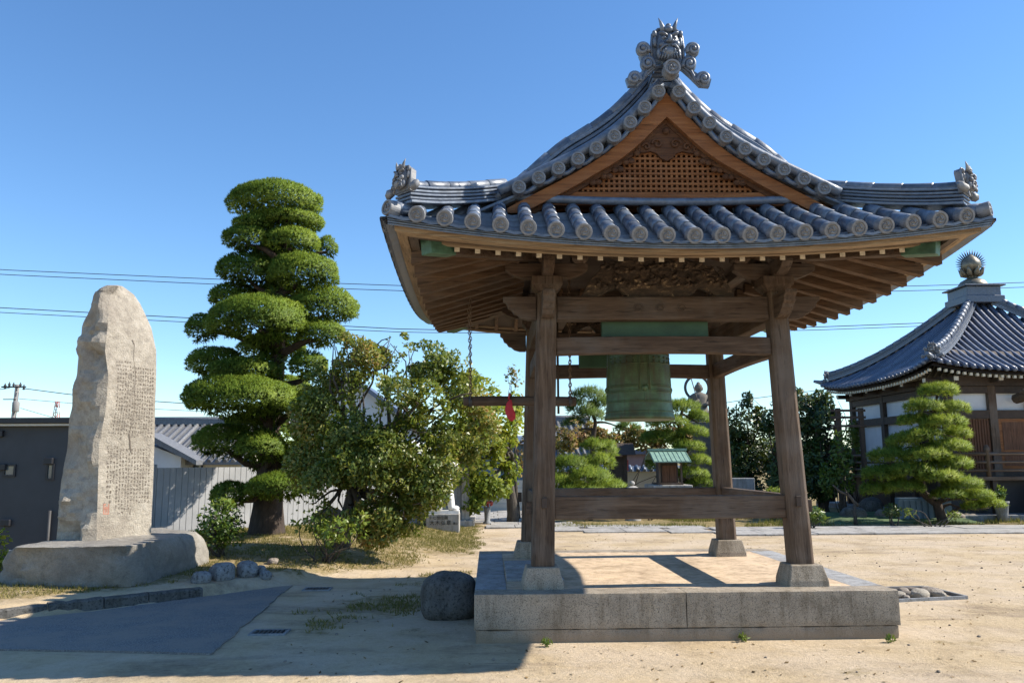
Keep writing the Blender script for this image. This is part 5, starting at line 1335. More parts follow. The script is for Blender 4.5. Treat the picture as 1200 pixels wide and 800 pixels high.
rs.build('roof_seam', M['palecopper'], ro); MB().box((rx0-.03, SY+.39, zr+.002), (rx1+.03, SY+.52, zr+.07)).build('ridge', M['palecopper'], ro)
# stone lantern
Ly = 22.4; lc = P(741, 575, Ly); ztop = P(741,563,Ly)[2]
ln = empty('stone_lantern', (lc[0], Ly, 0), 'low pale stone lantern left of the small shrine, only its cap above the beam', 'lantern')
c = MB(); c.lathe([(.22,-.05),(.22,.08),(.12,.12),(.11,.35),(.17,.40),(.19,.46)], (lc[0], Ly, 0), 16); c.build('pedestal', M['granite_pale'], ln)
c = MB(); c.lathe([(.14,.461),(.14,ztop-.34)], (lc[0], Ly, 0), 6, False); c.build('fire_box', M['granite_pale'], ln)
c = MB(); c.lathe([(.12,ztop-.338),(.31,ztop-.31),(.31,ztop-.27),(.20,ztop-.20),(.09,ztop-.145),(.06,ztop-.14)], (lc[0], Ly, 0), 24); c.build('cap', M['granite_pale'], ln)
c = MB(); c.lathe([(.04,ztop-.138),(.075,ztop-.10),(.08,ztop-.06),(.05,ztop-.02),(.0,ztop)], (lc[0], Ly, 0), 14); c.build('finial', M['granite_pale'], ln)
# dark roofed timber gateway and a tile topped wall
Gy = 26; nb = empty('roofed_signboard', (P(726,560,Gy)[0], Gy, 0), 'dark roofed timber signboard between the pines and the autumn shrubs', 'signboard')
q0, q1 = P(714,560,Gy)[0], P(735,560,Gy)[0]; z1 = P(724,533,Gy)[2]; z2 = P(724,519,Gy)[2]
for x in (q0+.06, q1-.06): MB().box((x-.06, Gy-.06, 0), (x+.06, Gy+.06, z1)).build('post', M['darkwood'], nb)
MB().box((q0+.122, Gy-.03, .75), (q1-.122, Gy+.03, z1-.05)).build('board', M['darkwood'], nb)
MB().prism([(q0-.22, Gy-.45, z1), (q0-.22, Gy+.45, z1), (q0-.22, Gy, z2)], (q1-q0+.44, 0, 0)).build('roof', M['darkwood'], nb)
MB().box((q1+.002, Gy-.03, z1-.5), (q1+.05, Gy+.03, z1-.15)).build('red_tag', M['red'], nb)
wy = 31; gw = empty('tile_topped_wall', (P(740,560,wy)[0], wy, 0), 'low garden wall with a white edged tile top beyond the signboard', 'wall'); q0, q1 = P(640,560,wy)[0], P(850,560,wy)[0]
zt = P(745,552,wy)[2]; MB().box((q0, wy, -.2), (q1, wy+.25, zt)).build('wall', M['cream'], gw)
c = MB(); c.prism([(q0, wy-.2, zt+.002), (q0, wy+.45, zt+.002), (q0, wy+.2, zt+.2), (q0, wy+.05, zt+.2)], (q1-q0, 0, 0))
for x in np.arange(q0+.1, q1, .26): c.tube([(x, wy-.23, zt+.03), (x, wy+.06, zt+.21)], .06, 6)
c.build('tile_top', M['tile'], gw)
pw = empty('distant_wall_panel', (P(745,535,36)[0], 36, 0), 'plain purplish brown building wall seen beyond the tile topped wall', 'building'); q0, q1 = P(700,540,36)[0], P(790,540,36)[0]
MB().box((q0, 36, -.2), (q1, 40, P(745,532,36)[2])).build('wall', simple('mauve_wall', (.22,.17,.19), .8, .1, 2), pw); MB().box((q0-.2, 35.7, P(745,532,36)[2]+.005), (q1+.2, 40.3, P(745,532,36)[2]+.2)).build('roof', M['tile2'], pw)
a_ = P(648,520,37); b_2 = P(688,520,37)
tiled_house('tiled_house', 'far house with blue grey tiled roof seen through the tower left of the pine', a_[0]-.6, b_2[0], 36, 43, 0, 2.0, 3.45, 'cream')
# cream boarded wall and blue sheet far left of the tower
cw = empty('boarded_wall', (P(595,580,27)[0], 27, 0), 'low cream boarded wall behind the yellow green tree', 'wall'); q0, q1 = P(556,585,27)[0], P(652,585,27)[0]; z0_ = 0.; z1_ = P(595,562,27)[2]
for k in range(4): MB().box((q0, 27+.004*(k % 2), z0_+k*(z1_-z0_)/4), (q1, 27.06, z0_+(k+1)*(z1_-z0_)/4-.012)).build('board', M['cream'], cw)
for x in (q0, (q0+q1)/2, q1): MB().box((x-.04, 27.065, -.1), (x+.04, 27.14, z1_+.03)).build('post', M['polez'], cw)
bs = empty('blue_shed', (P(560,540,30)[0], 30, 0), 'blue sheeted shed almost hidden behind the yellow green tree', 'shed'); q0, q1 = P(505,540,30)[0], P(618,540,30)[0]
MB().box((q0, 30, -.1), (q1, 33, P(560,520,30)[2])).build('wall', M['bluewall'], bs); MB().prism([(q0-.2, 29.7, P(560,520,30)[2]+.004), (q0-.2, 33.3, P(560,520,30)[2]+.004), (q0-.2, 33.3, P(560,520,30)[2]+.4)], (q1-q0+.4,0,0)).build('roof', M['tile2'], bs)

# stone figure with a ring halo on a tall pedestal
Sy = 29.5; fc = P(820, 490, Sy); k_ = Sy/F_PX
pz = P(818,491,Sy)[2]
pd = MB(); pd.box((fc[0]-.50, Sy-.42, -.1), (fc[0]+.42, Sy+.42, pz-.12)); pd.box((fc[0]-.42, Sy-.36, pz-.12), (fc[0]+.34, Sy+.36, pz-.002))
tag(pd.build('stone_pedestal', granite('pedestal_block', (.20,.185,.165), .3), origin=(fc[0], Sy, 0), bevel=.02), 'tall square dark stone pedestal behind the rear tower post', 'pedestal')
fx = fc[0]; fz = pz; sg = empty('robed_statue', (fx, Sy, fz), 'weathered stone robed figure with a ring halo on the tall pedestal', 'statue')
H = (pz-P(818,445,Sy)[2])*-1; s_ = H/1.55
rings = []
for z, rx, ry, ox in ((0,.42,.36,0),(.08,.45,.38,0),(.18,.40,.36,0),(.30,.36,.32,0),(.42,.33,.28,0),(.55,.30,.25,.0),(.70,.31,.25,.0),(.85,.34,.24,0),(.95,.33,.22,0),(1.01,.24,.19,0),(1.05,.12,.12,0),(1.08,.10,.11,0),(1.12,.13,.145,0),(1.20,.155,.17,0),(1.28,.15,.165,0),(1.35,.12,.14,0),(1.38,.08,.09,0),(1.43,.07,.075,0),(1.47,.02,.02,0)):
    q = np.arange(28)*2*math.pi/28; fold = 1+(.05*np.sin(q*9+z*6) if z < .9 else 0)
    rings.append(np.stack([fx+s_*(ox+rx*fold*np.cos(q)), Sy+s_*ry*fold*np.sin(q), np.full(28, fz+s_*z)], 1))
b_ = MB(); b_.loft(rings)
for s in (-1, 1):
    b_.tube(np.array([(fx+s*.31*s_, Sy, fz+.90*s_), (fx+s*.40*s_, Sy-.06*s_, fz+.68*s_), (fx+s*.28*s_, Sy-.26*s_, fz+.58*s_), (fx+s*.06*s_, Sy-.31*s_, fz+(.74 if s < 0 else .52)*s_)]), [.10*s_,.10*s_,.085*s_,.05*s_], 9)
    b_.sphere((fx+s*.15*s_, Sy, fz+1.2*s_), (.03*s_,.05*s_,.07*s_)); b_.sphere((fx+s*.05*s_, Sy-.155*s_, fz+1.235*s_), (.03*s_,.02*s_,.012*s_))
    b_.sphere((fx+s*.24*s_, Sy-.12*s_, fz+.2*s_), (.24*s_,.27*s_,.13*s_))
b_.sphere((fx, Sy-.175*s_, fz+1.19*s_), (.022*s_,.03*s_,.045*s_)); b_.sphere((fx, Sy-.16*s_, fz+1.13*s_), (.045*s_,.02*s_,.012*s_))
b_.build('robed_body', M['statue'], sg)
hl = MB(); hc = (fx-.02, Sy+.16*s_, fz+1.25*s_); hr_ = .47*s_
hl.tube([(hc[0]+hr_*math.cos(q), hc[1], hc[2]+hr_*math.sin(q)) for q in np.linspace(0, 2*math.pi, 33)], .055*s_, 8, caps=False); hl.tube([(fx, Sy+.16*s_, fz+.8*s_), (fx, hc[1], hc[2]-hr_)], .04*s_, 6)
hl.build('ring_halo', M['boulder'], sg)
stf = MB(); stf.tube([(fx-.10*s_, Sy-.33*s_, fz+.50*s_), (fx-.34*s_, Sy-.22*s_, fz+1.62*s_)], .022*s_, 7); stf.build('staff', M['statue'], sg)

# dark evergreen trees between tower and hall
for k, (lab, Y, base, cl) in enumerate((
    ('dark evergreen left of the front right post, tops of upright shoots', 27, (872,600), [(865,500,24,28),(880,525,26,36),(862,545,22,34),(888,490,14,20),(876,470,8,12),(872,575,24,20)]),
    ('dark evergreen crowding right behind the front right post', 25.5, (925,600), [(930,480,26,26),(950,500,24,34),(925,515,28,38),(945,545,26,36),(920,560,24,28),(962,470,14,14),(905,500,14,24)]),
    ('dark glossy evergreen beside the timber rack of the hall', 24.5, (968,600), [(972,500,20,26),(965,535,24,34),(985,545,16,28),(960,565,22,24),(978,475,10,14)]),
    ('far evergreen seen low between the rear and front posts', 32, (845,600), [(848,520,16,26),(842,550,16,26),(905,540,16,40)]))):
    broad('evergreen_tree', lab, 'tree', Y, base, cl, 1500, .17, .075, M['dark'], M['bark'], .14, seed=50+k, ground=0, group='dark evergreens beside the hall', shell=.75, cut=.43, tintsc=.9, droop=-.2)
shoots = MB()
shrub('evergreen_shrub', 'lighter green leafy bush under the timber rack', 22.6, [(985,530,12,26),(975,560,16,22),(992,560,12,20)], 800, .15, .07, M['mid'], 60, ground=0, tintbias=-.1, ky=.7)
shrub('evergreen_shrub', 'sunlit pale bush glimpsed beyond the timber rack', 27.5, [(1002,530,12,24),(1000,505,10,14)], 900, .15, .07, M['mid'], 61, ground=0, tintbias=.15)
sb = MB(); c0, c1 = P(846,592,24)[0], P(886,592,24)[0]; sb.box((c0, 24, -.1), (c1, 24.5, P(866,560,24)[2])); sb.box((c0-.08, 23.92, -.1), (c1+.08, 24.58, .12)); tag(sb.build('stone_monument', M['granite_grey'], origin=((c0+c1)/2, 24, 0), bevel=.02), 'squat blue grey stone monument under the dark evergreens', 'monument')
# garden edge: mossy bank, dark rocks, fallen branch, small plants
mk = MB(); mk.grid(lambda u, v: (8.6+u*4.2, 20.4+v*3.6, -.02+.22*math.sin(math.pi*min(1, v*1.05))**.7*(.55+.6*fbm(np.array([u*5., v*3., 0.]), 1.0, 3, 3))*float(sstep(0, .12, u)*sstep(1, .88, u))), np.linspace(0, 1, 40), np.linspace(0, 1, 20))
tag(mk.build('mossy_bank', M['moss']), kind='structure')
for k, (px, py, rx, rz, m_, lab) in enumerate(((1000,606,.45,.30,'boulder','dark low garden rock left of the leaning pine, nearest the tower post'), (1022,600,.55,.42,'boulder','large dark garden rock behind the pale one'), (1034,609,.26,.24,'brownstone','pale lone garden rock by the path'), (1052,604,.4,.26,'boulder','dark garden rock right of the pale one'), (955,606,.35,.28,'boulder','dark garden rock just right of the front post'), (1086,608,.45,.14,'brownstone','flat rock under the leaning pine trunk'), (1112,607,.5,.2,'brownstone','broad brown rock at the foot of the leaning pine'), (1135,607,.32,.16,'brownstone','small brown rock right of the pine foot'))):
    rx, rz = rx*.8, rz*.8; g = G(px, min(py, 606)+4); rock('garden_rock', (g[0], g[1], rz*.55), (rx, rx*.7, rz), M[m_], lab, 'garden rocks along the path', 70+k, .2, rz=k*.9)
shrub('shrub', 'clipped small dark shrub between garden rocks', 19.6, [(1046,598,12,8)], 2600, .08, .04, M['dark'], 63, ground=0, tintbias=.2)
shrub('shrub', 'tuft of green fern like leaves right of the front post', 19.0, [(945,600,18,8),(958,606,12,6)], 1500, .14, .035, M['mid'], 64, ground=0, tintbias=-.2)
shrub('shrub', 'small dry tufted plant under the leaning pine', 19.2, [(1066,601,9,6),(1118,603,8,5)], 1500, .12, .03, M['mid'], 65, ground=0, tintbias=.3)
fb = MB(); q = [P(px, py, 20.2) for px, py in ((976,568),(985,576),(995,580),(1001,588),(1006,592))]; fb.tube(q, [.02,.03,.035,.045,.05], 7); fb.tube([q[2], P(990,572,20.0)], [.02,.008], 5); fb.tube([q[3], q[3]+(0,0,-.6)], [.035,.05], 6)
tag(fb.build('bare_branch', M['bark2'], origin=q[2]), 'bleached bare forked branch in the garden bed', 'branch')
lw = MB(); lw.box((P(1050,590,21.2)[0], 21.0, -.1), (P(1110,590,21.2)[0], 21.25, P(1080,583,21)[2]))
for x in np.arange(P(1052,590,21)[0], P(1108,590,21)[0], .16): lw.box((x, 20.97, .05), (x+.10, 20.998, P(1080,586,21)[2]))
tag(lw.build('low_garden_fence', M['bluewall'], origin=(P(1080,590,21)[0], 21, 0)), 'low blue grey slatted fence behind the leaning pine trunk', 'fence')

# ================================================================== hall on the right
HX, HYc, HH = 15.64, 25.0, 3.66; WH = 2.95
hall = empty('temple_hall', (HX, HYc, 0), 'square wooden hall with a blue grey pyramid tiled roof and white walls', 'temple hall')
ZE, ZA = 4.02, 6.78
def hz(u):   # u 0 at apex .. 1 at eave
    return ZA-(ZA-ZE)*(1.36*u-.36*u*u)
def hall_pt(face, s, u, dz=0.):
    "face 0 front(-y) 1 left(-x) 2 back 3 right; s sideways -1..1 of the eave half; u 0 apex..1 eave"
    h = HH*u; x, y = s*h, -h; z = hz(u)+.30*abs(s)**3*u**4+dz
    return np.array([HX+(x, y, -x, -y)[face], HYc+(y, -x, -y, x)[face], z])
cov = MB(); dk = MB(); undr = MB()
for f in range(4):
    dk.grid(lambda s, u: hall_pt(f, s, u, -.05), np.linspace(-1, 1, 25), np.linspace(.05, 1, 14))
    undr.grid(lambda s, u: hall_pt(f, s, u, -.20-(1-u)*-.9), np.linspace(-1, 1, 25), np.linspace(.72, .985, 4))
    n_ = 33
    for i in range(n_):
        xo = (i-(n_-1)/2)/((n_-1)/2)*.985
        u0 = max(abs(xo), .07)
        if u0 > .97: continue
        cov.tube([hall_pt(f, max(-1, min(1, xo/u)), u, .0) for u in np.linspace(1.012, u0, 12)], .062, 6)
        cov.sphere(hall_pt(f, xo, 1.012, 0), .07, None, 8, 6)
roof = dk.build('roof', M['tile2'], hall); cov.build('cover_tiles', M['tile2'], hall); undr.build('eave_soffit', M['darkwood'], hall)
for f in range(4):
    pts = [hall_pt(f, -1, u, .02) for u in np.linspace(.93, .10, 16)]
    layered_ridge_parent = hall
    b_ = MB()
    zz = 0
    for wd, ht in ((.34,.09),(.28,.08),(.30,.07)):
        rr = []
        for i, p in enumerate(pts):
            t_ = pts[min(i+1, len(pts)-1)]-pts[max(i-1, 0)]; t_[2] = 0; t_ = t_/np.linalg.norm(t_); a_ = np.array([-t_[1], t_[0], 0]); lo = p+(0,0,zz); hi = p+(0,0,zz+ht-.01)
            rr.append([lo-a_*wd/2, lo+a_*wd/2, hi+a_*wd/2, hi-a_*wd/2])
        b_.loft(rr, True, False); zz += ht
    tile_run(b_, [p+(0,0,zz+.02) for p in pts], .09); b_.build('hip_ridge', M['tile'], hall)
    c = hall_pt(f, -1, .955, .15); dm = demon(MB(), .13, True); an = (-math.pi/4-math.pi/2, 0, 0, 0)[0]+math.pi/2+(-math.pi/2)*f
    d0 = hall_pt(f, -1, 1, 0)-np.array([HX, HYc, 0]); an = math.atan2(d0[1], d0[0])+math.pi/2
    dm.xform(Matrix.Translation(c+np.array([0,0,.16])) @ Matrix.Rotation(an, 4, 'Z') @ Matrix.Scale(.8, 4)); dm.build('demon_corner_tile', M['tileface'], hall)
    tp = MB(); tp.tube([hall_pt(f, -1, .95, .03), hall_pt(f, -1, 1.0, .06), hall_pt(f, -1, 1.045, .14)], [.09,.08,.05], 8); tp.build('corner_tip_tile', M['tile'], hall)
# finial: box, dome, lotus and flaming jewel
za = P(1141,345,HYc)[2]-.12; sc = HYc/F_PX
MB().box((HX-.62, HYc-.62, za-.25), (HX+.62, HYc+.62, za-.02)).build('finial_base', M['tile'], hall, bevel=.02)
MB().box((HX-.55, HYc-.55, za-.018), (HX+.55, HYc+.55, za+.28)).build('finial_box', M['tile'], hall, bevel=.02); MB().box((HX-.66, HYc-.66, za+.284), (HX+.66, HYc+.66, za+.33)).build('finial_lid', M['tile'], hall, bevel=.012)
c = MB(); c.lathe([(.46,za+.332),(.44,za+.42),(.36,za+.54),(.20,za+.63),(.14,za+.66),(.15,za+.72),(.20,za+.75)], (HX, HYc, 0), 28); c.build('finial_dome', M['bronze'], hall)
c = MB()
for k in range(8):
    an = k*math.pi/4; d = np.array([math.cos(an), math.sin(an), 0]); o = np.array([HX, HYc, 0])
    c.tube([o+d*.14+(0,0,za+.74), o+d*.27+(0,0,za+.80), o+d*.33+(0,0,za+.92), o+d*.38+(0,0,za+.98)], [.07,.09,.05,.01], 7)
c.build('lotus_petals', M['bronze'], hall)
jw = MB(); jw.lathe([(.08,za+.80),(.22,za+.90),(.30,za+1.05),(.27,za+1.20),(.16,za+1.33),(.05,za+1.43),(.0,za+1.48)], (HX, HYc, 0), 22); jo = jw.build('jewel', M['bronze'], hall)
fl_ = MB()
for k in range(21):
    an = math.pi*(-.12+1.24*k/20); d = np.array([.86*math.cos(an), -.5*math.cos(an), 0])+np.array([0,0,math.sin(an)]); o = np.array([HX, HYc, za+1.10]); d = np.array([math.cos(an)*.9, -.35*math.cos(an), math.sin(an)])
    fl_.tube([o+d*.25, o+d*.36+(0,0,.02), o+d*.46+(0,0,.05)], [.03,.022,.004], 5)
fl_.build('flame_rays', M['iron'], jo)
# body: posts, beams, white panels, doors
wz0, wz1 = 1.18, 3.62
def pan(face, a0, a1, z0, z1, m, name, dep=.0, th=.05):
    b_ = MB(); o = WH-dep
    if face == 'l': b_.box((HX-o, HYc+a0, z0), (HX-o+th, HYc+a1, z1))
    else: b_.box((HX+a0, HYc-o, z0), (HX+a1, HYc-o+th, z1))
    return b_.build(name, m, hall)
MB().box((HX-WH+.1, HYc-WH+.1, .9), (HX+WH-.1, HYc+WH-.1, 3.85)).build('inner_wall', M['plaster'], hall)
for a in (-WH, -1.75, .55, WH-.2):                          # posts on the left face and the front face
    pan('l', a, a+.2, 0, wz1+.2, M['darkwood'], 'post', -.03, .16)
for a in (-WH+.002, -1.72, -.62, 1.4, WH-.2):
    pan('f', a, a+.22, 0, wz1+.2, M['polez'] if a > -2 else M['darkwood'], 'post', -.034, .16)
for z0, z1 in ((1.12,1.30),(2.72,2.95),(3.42,3.62)):
    pan('l', -WH+.2, WH, z0, z1, M['darkwood'], 'wall_beam', -.02, .12); pan('f', -WH+.22, WH, z0+.004, z1+.003, M['darkwood'], 'wall_beam', -.024, .12)
pan('f', -WH+.24, -1.74, 1.31, 2.71, M['doorwood'], 'lattice_door', .02, .06)
for k in range(12): 
    x = -WH+.28+k*.078
    pan('f', x, x+.03, 1.34, 2.69, M['doorwood'], 'door_bar', -.005, .024)
pan('f', -1.49, -.64, 1.31, 2.71, M['gable'], 'door_leaf', -.01, .05); pan('f', -1.40, -.73, 1.42, 1.75, M['doorwood'], 'door_panel', -.02, .01); pan('f', -1.40, -.73, 1.85, 2.62, M['doorwood'], 'door_panel', -.02, .01)
pan('f', -.39, 1.39, 1.31, 2.71, M['wire'], 'opening_shade_sheet', -.002, .02)  # black sheet painting the shade inside the open doorway
# bracket ends under the eaves, painted tips
for f in (0, 1):
    n_ = 40
    for i in range(n_):
        s = (i-(n_-1)/2)/((n_-1)/2)*.95
        p = hall_pt(f, s, .968, -.27)
        MB().cbox(p, (.07,.07,.075)).build('rafter_tip', M['white'], hall)
    for a in (-2.85, -1.6, -.5, .66, 1.8, 2.85):
        c = MB(); o = WH+.22; y_ = a if f == 0 else a
        c.cbox((HX+a, HYc-o, 3.78) if f == 0 else (HX-o, HYc+a, 3.78), (.16,.5,.14) if f == 0 else (.5,.16,.14)); c.build('bracket_arm', M['darkwood'], hall, bevel=.02)
        c = MB(); o = WH+.48; c.cbox((HX+a, HYc-o, 3.80) if f == 0 else (HX-o, HYc+a, 3.80), (.12,.03,.11) if f == 0 else (.03,.12,.11)); c.build('bracket_tip', M['white'], hall)
c = MB(); c.box((HX-WH-.1, HYc-WH-.1, 3.63), (HX+WH+.1, HYc+WH+.1, 3.9)); c.build('eave_plate', M['darkwood'], hall)
# entrance canopy at the right of the front, mostly outside the frame
cp = MB(); cp.tube([(HX-1.0, HYc-WH-.1, 3.25), (HX-.9, HYc-WH-.7, 3.35), (HX-.7, HYc-WH-1.2, 3.2)], [.14,.16,.12], 8); cp.build('carved_beam_nose', M['polex'], hall, bevel=.01)
for k in range(3): MB().cbox((HX-1.0+.16*k, HYc-WH-.75-.2*k, 3.42+.1*k), (.5,.22,.10)).build('porch_bracket', M['polex'], hall, bevel=.02)
# veranda with rail
vz = 1.14; vo = WH+.72
MB().box((HX-vo, HYc-vo, vz-.10), (HX+vo, HYc+vo, vz)).build('veranda', M['polex'], hall, bevel=.01)
for a in np.linspace(-vo+.1, vo-.1, 6):
    MB().box((HX+a-.07, HYc-vo+.06, 0), (HX+a+.07, HYc-vo+.2, vz-.102)).build('veranda_leg', M['darkwood'], hall); MB().box((HX-vo+.06, HYc+a-.072, 0), (HX-vo+.202, HYc+a+.072, vz-.103)).build('veranda_leg', M['darkwood'], hall)
MB().box((HX-vo+.5, HYc-vo+.5, 0), (HX+vo-.5, HYc+vo-.5, vz-.11)).build('underfloor_shade', M['wire'], hall)  # black block painting the shade beneath the veranda
for z, r_ in ((vz+.16,.035),(vz+.38,.035),(vz+.60,.045)):
    for (p0, p1) in (((HX-vo+.06, HYc-vo+.06, z), (HX-.9, HYc-vo+.06, z)), ((HX-vo+.06, HYc-vo+.06, z), (HX-vo+.06, HYc+vo-.06, z))):
        rl = MB(); rl.tube([p0, p1], r_, 8); rl.build('rail', M['polex'], hall)
for (x, y) in ((HX-vo+.06, HYc-vo+.06), (HX-2.3, HYc-vo+.06), (HX-.9, HYc-vo+.06), (HX-vo+.06, HYc-1.), (HX-vo+.06, HYc+1.5)):
    c = MB(); c.lathe([(.06,vz),(.06,vz+.66),(.075,vz+.68),(.08,vz+.74),(.05,vz+.82),(.0,vz+.86)], (x, y, 0), 10); c.build('rail_post', M['polez'], hall)
for k in range(4): MB().box((HX-1.0, HYc-vo-.28*(k+1)+.002, 0), (HX+1.5, HYc-vo-.28*k-.002, vz-.24*(k+1))).build('step', M['polex'], hall, bevel=.01)
for sx in (0,): 
    c = MB(); c.lathe([(.09,0),(.09,vz+.5),(.11,vz+.54),(.11,vz+.62),(.0,vz+.76)], (HX-1.1, HYc-vo-1.0, 0), 12); c.build('newel_post', M['polez'], hall)
# stone footing of the hall, pot with plant
hb_ = MB(); hb_.box((HX-vo-.3, HYc-vo-.3, -.1), (HX+vo+.3, HYc+vo+.3, .16)); hb_.build('stone_footing', M['granite_grey'], hall, bevel=.02)
g = P(1174, 596, 20.9); ptz = .02; pot = empty('potted_plant', (g[0], g[1], 0), 'small green plant in a grey pot beside the hall steps', 'potted plant')
c = MB(); c.lathe([(.11,.0),(.14,.20),(.17,.46),(.19,.48),(.19,.52),(.16,.52),(.14,.44),(0,.44)], (g[0], g[1], 0), 18); c.build('pot', M['granite_grey'], pot)
leaves('leaves', [(g[0], g[1], .72, .15,.15,.24)], 900, .14, .06, M['mid'], pot, .8, .3, 3, -.3, 3)
# timber rack left of the hall
rk = empty('timber_rack', (P(998,600,23.5)[0], 23.5, 0), 'dark timber frame of posts and rails left of the hall', 'rack'); xa, xb = P(987,560,23.5)[0], P(1014,560,23.5)[0]
for x in (xa, xb): 
    for y in (23.5, 25.2): MB().box((x-.06, y-.06, 0), (x+.06, y+.06, P(990,478,23.5)[2])).build('post', M['darkwood'], rk)
for py in (481, 489, 499): 
    z = P(1000,py,23.5)[2]
    for y in (23.42, 25.28): MB().box((xa-.25, y-.02, z-.035), (xb+.1, y+.02, z+.035)).build('rail', M['darkwood'], rk)
# leaning pine in front of the hall
niwaki('garden_pine', 'bright leaning garden pine in front of the hall', 20.6, (1106,604), [(1098,590),(1082,578),(1078,555),(1090,520),(1094,490),(1098,465)],
    [(1100,460,22,11),(1083,478,22,11,-.2),(1115,480,20,11,-.1),(1073,495,20,10,.2),(1105,497,26,11,-.4),(1122,510,16,9,.1),(1080,513,26,11,-.4),(1060,520,20,12,.1),(1112,525,24,10,-.5),(1045,537,26,13,-.1),(1085,535,28,11,-.6),(1115,545,24,10,-.4),(1035,558,24,13,-.2),(1068,553,26,11,-.6),(1100,560,28,10,-.7),(1025,575,16,10,-.1),(1060,572,22,9,-.5),(1128,568,22,9,-.5),(1145,582,20,8,-.4),(1160,592,16,7,-.4),(1112,580,20,8,-.6),(1140,594,12,6,-.3)],
    1300, .125, .013, M['pine'], .13, 35, tintbias=.12, spread=.8)

# ================================================================== wires, poles
def wire(name, pts_px, Y, r_, label, sag=.0):
    pts = [P(px, py, Y) for px, py in pts_px]; fine = []
    A = np.array(pts); L = np.concatenate([[0], np.cumsum(np.linalg.norm(np.diff(A, axis=0), axis=1))])
    for q in np.linspace(0, L[-1], 40): fine.append([np.interp(q, L, A[:,k]) for k in range(3)])
    b_ = MB(); b_.tube(fine, r_, 5); return tag(b_.build(name, M['wire'], origin=pts[0]), label, 'cable', 'power lines across the sky')
wire('power_line', [(-200,303),(0,316),(250,327),(480,335),(760,338),(1060,335.5),(1200,331),(1400,322)], 46, .022, 'topmost thin black power line crossing behind the tower')
wire('power_line', [(-200,309),(0,321.5),(250,333),(480,341),(760,344),(1060,341),(1200,336.5),(1400,328)], 46.4, .022, 'second power line running just under the topmost one')
wire('power_line', [(-200,350),(0,360.5),(250,374),(480,386),(760,388),(960,383),(1080,378.5),(1300,368)], 45, .024, 'third power line down, crossing level with the boulder top of the engraved stone')
wire('power_line', [(-200,356),(0,366),(250,379),(480,389.5),(760,391),(960,386.5),(1080,382),(1300,372)], 45.4, .020, 'fourth power line, the lower of the middle pair')
wire('power_line', [(28,455),(82,462),(180,470),(300,478),(420,490)], 60, .03, 'short power line leaving the top of the distant pole to the right')
wire('power_line', [(22,467),(80,472),(180,479),(300,485)], 60.3, .018, 'faint lower cable from the middle of the distant pole')
wire('power_line', [(24,478),(62,489),(110,499)], 60.5, .018, 'slack cable sloping down right from the distant pole')
wire('power_line', [(-160,452),(4,456),(20,452)], 60.1, .025, 'cable reaching the distant pole top from the left edge')
wire('power_line', [(830,475),(880,467),(1000,452)], 48, .02, 'short cable seen between the tower posts above the evergreens')
up_ = empty('utility_pole', (P(20,500,60)[0], 60, -2), 'distant utility pole with crossarm and transformers above the dark house', 'utility pole')
b_ = MB(); c0 = P(20.5,452,60); b_.tube([(c0[0]-.3, 60, -2), (c0[0], 60, c0[2]+.1)], [.22,.15], 10); b_.build('pole', M['polecon'], up_)
for py, wd, dz in ((453.5,1.75,.10),(468,.9,.06)): 
    c = P(18,py,60); MB().cbox((c[0]+(.0 if wd > 1 else -.3), 59.8, c[2]), (wd,.12,dz)).build('crossarm', M['iron'], up_)
for px, py, s in ((6,452,.25),(11,450.5,.3),(16,451,.22),(24,451,.25),(28,453.5,.2)):
    c = P(px, py, 59.8); b_ = MB(); b_.lathe([(.05,-.2),(.10,-.15),(.06,-.05),(.11,0),(.05,.1),(.03,.2)], (c[0], 59.8, c[2]), 8); b_.build('insulator', M['iron'], up_)
c = P(19,476,59.7); b_ = MB(); b_.lathe([(.22,-.4),(.24,-.35),(.24,.3),(.1,.4)], (c[0], 59.65, c[2]), 12); b_.build('transformer', M['polecon'], up_)
tw = empty('lattice_tower', (P(67,489,260)[0], 260, -3), 'tiny far red and white lattice mast above the dark house', 'mast')
ct = P(67.3, 470, 260)
for k in range(4):
    z0, z1 = ct[2]-1.6*(k+1)*1.3, ct[2]-1.6*k*1.3; b_ = MB(); w_ = .5+.14*k
    for sx in (-1, 1):
        for sy in (-1, 1): b_.tube([(ct[0]+sx*w_, 260+sy*w_, z0), (ct[0]+sx*(w_-.14), 260+sy*(w_-.14), z1)], .13, 4)
    for sx in (-1, 1): b_.tube([(ct[0]-sx*w_, 259.5, z0), (ct[0]+sx*w_, 259.5, z1)], .1, 4)
    b_.build('mast_section', M['red' if k % 2 == 0 else 'trim'], tw)
b_ = MB(); 
for sx in (-1, 1): b_.tube([(ct[0]+sx*1.6, 260, -3), (ct[0]+sx*1.05, 260, ct[2]-8.3)], .14, 4)
b_.build('mast_leg', M['red'], tw)

# ================================================================== ground cover
rg = np.random.default_rng(21)
def scatter(n, x0, x1, y0, y1, thr, pw=1.):
    x = rg.uniform(x0, x1, n); y = y0+(y1-y0)*rg.random(n)**pw
    p = np.stack([x, y, 0*x], -1); t_ = turf(x, y)+1.5*(fbm(p, 2.6, 8, 5)-.5)
    inp = (x > PX0-.05) & (x < PX1+.05) & (y > PY0-.05) & (y < PY1+.05)
    k = (t_ > thr) & ~inp
    return x[k], y[k]
x, y = scatter(90000, -6.2, 1.0, 8.0, 21, .50); z = gh(x, y); n = len(x)
onasp = ((x+5.1)*-.655+(y-8.85)*.756 < .02) & (x < -2.4); x, y, z = x[~onasp], y[~onasp], z[~onasp]; n = len(x)
d = unit(np.stack([rg.normal(0, .55, n), rg.normal(0, .55, n), np.ones(n)], -1)); s = unit(np.cross(d, rg.normal(size=(n,3)))); L = (.025+.05*rg.random(n))[:,None]*(1+.0*x[:,None])
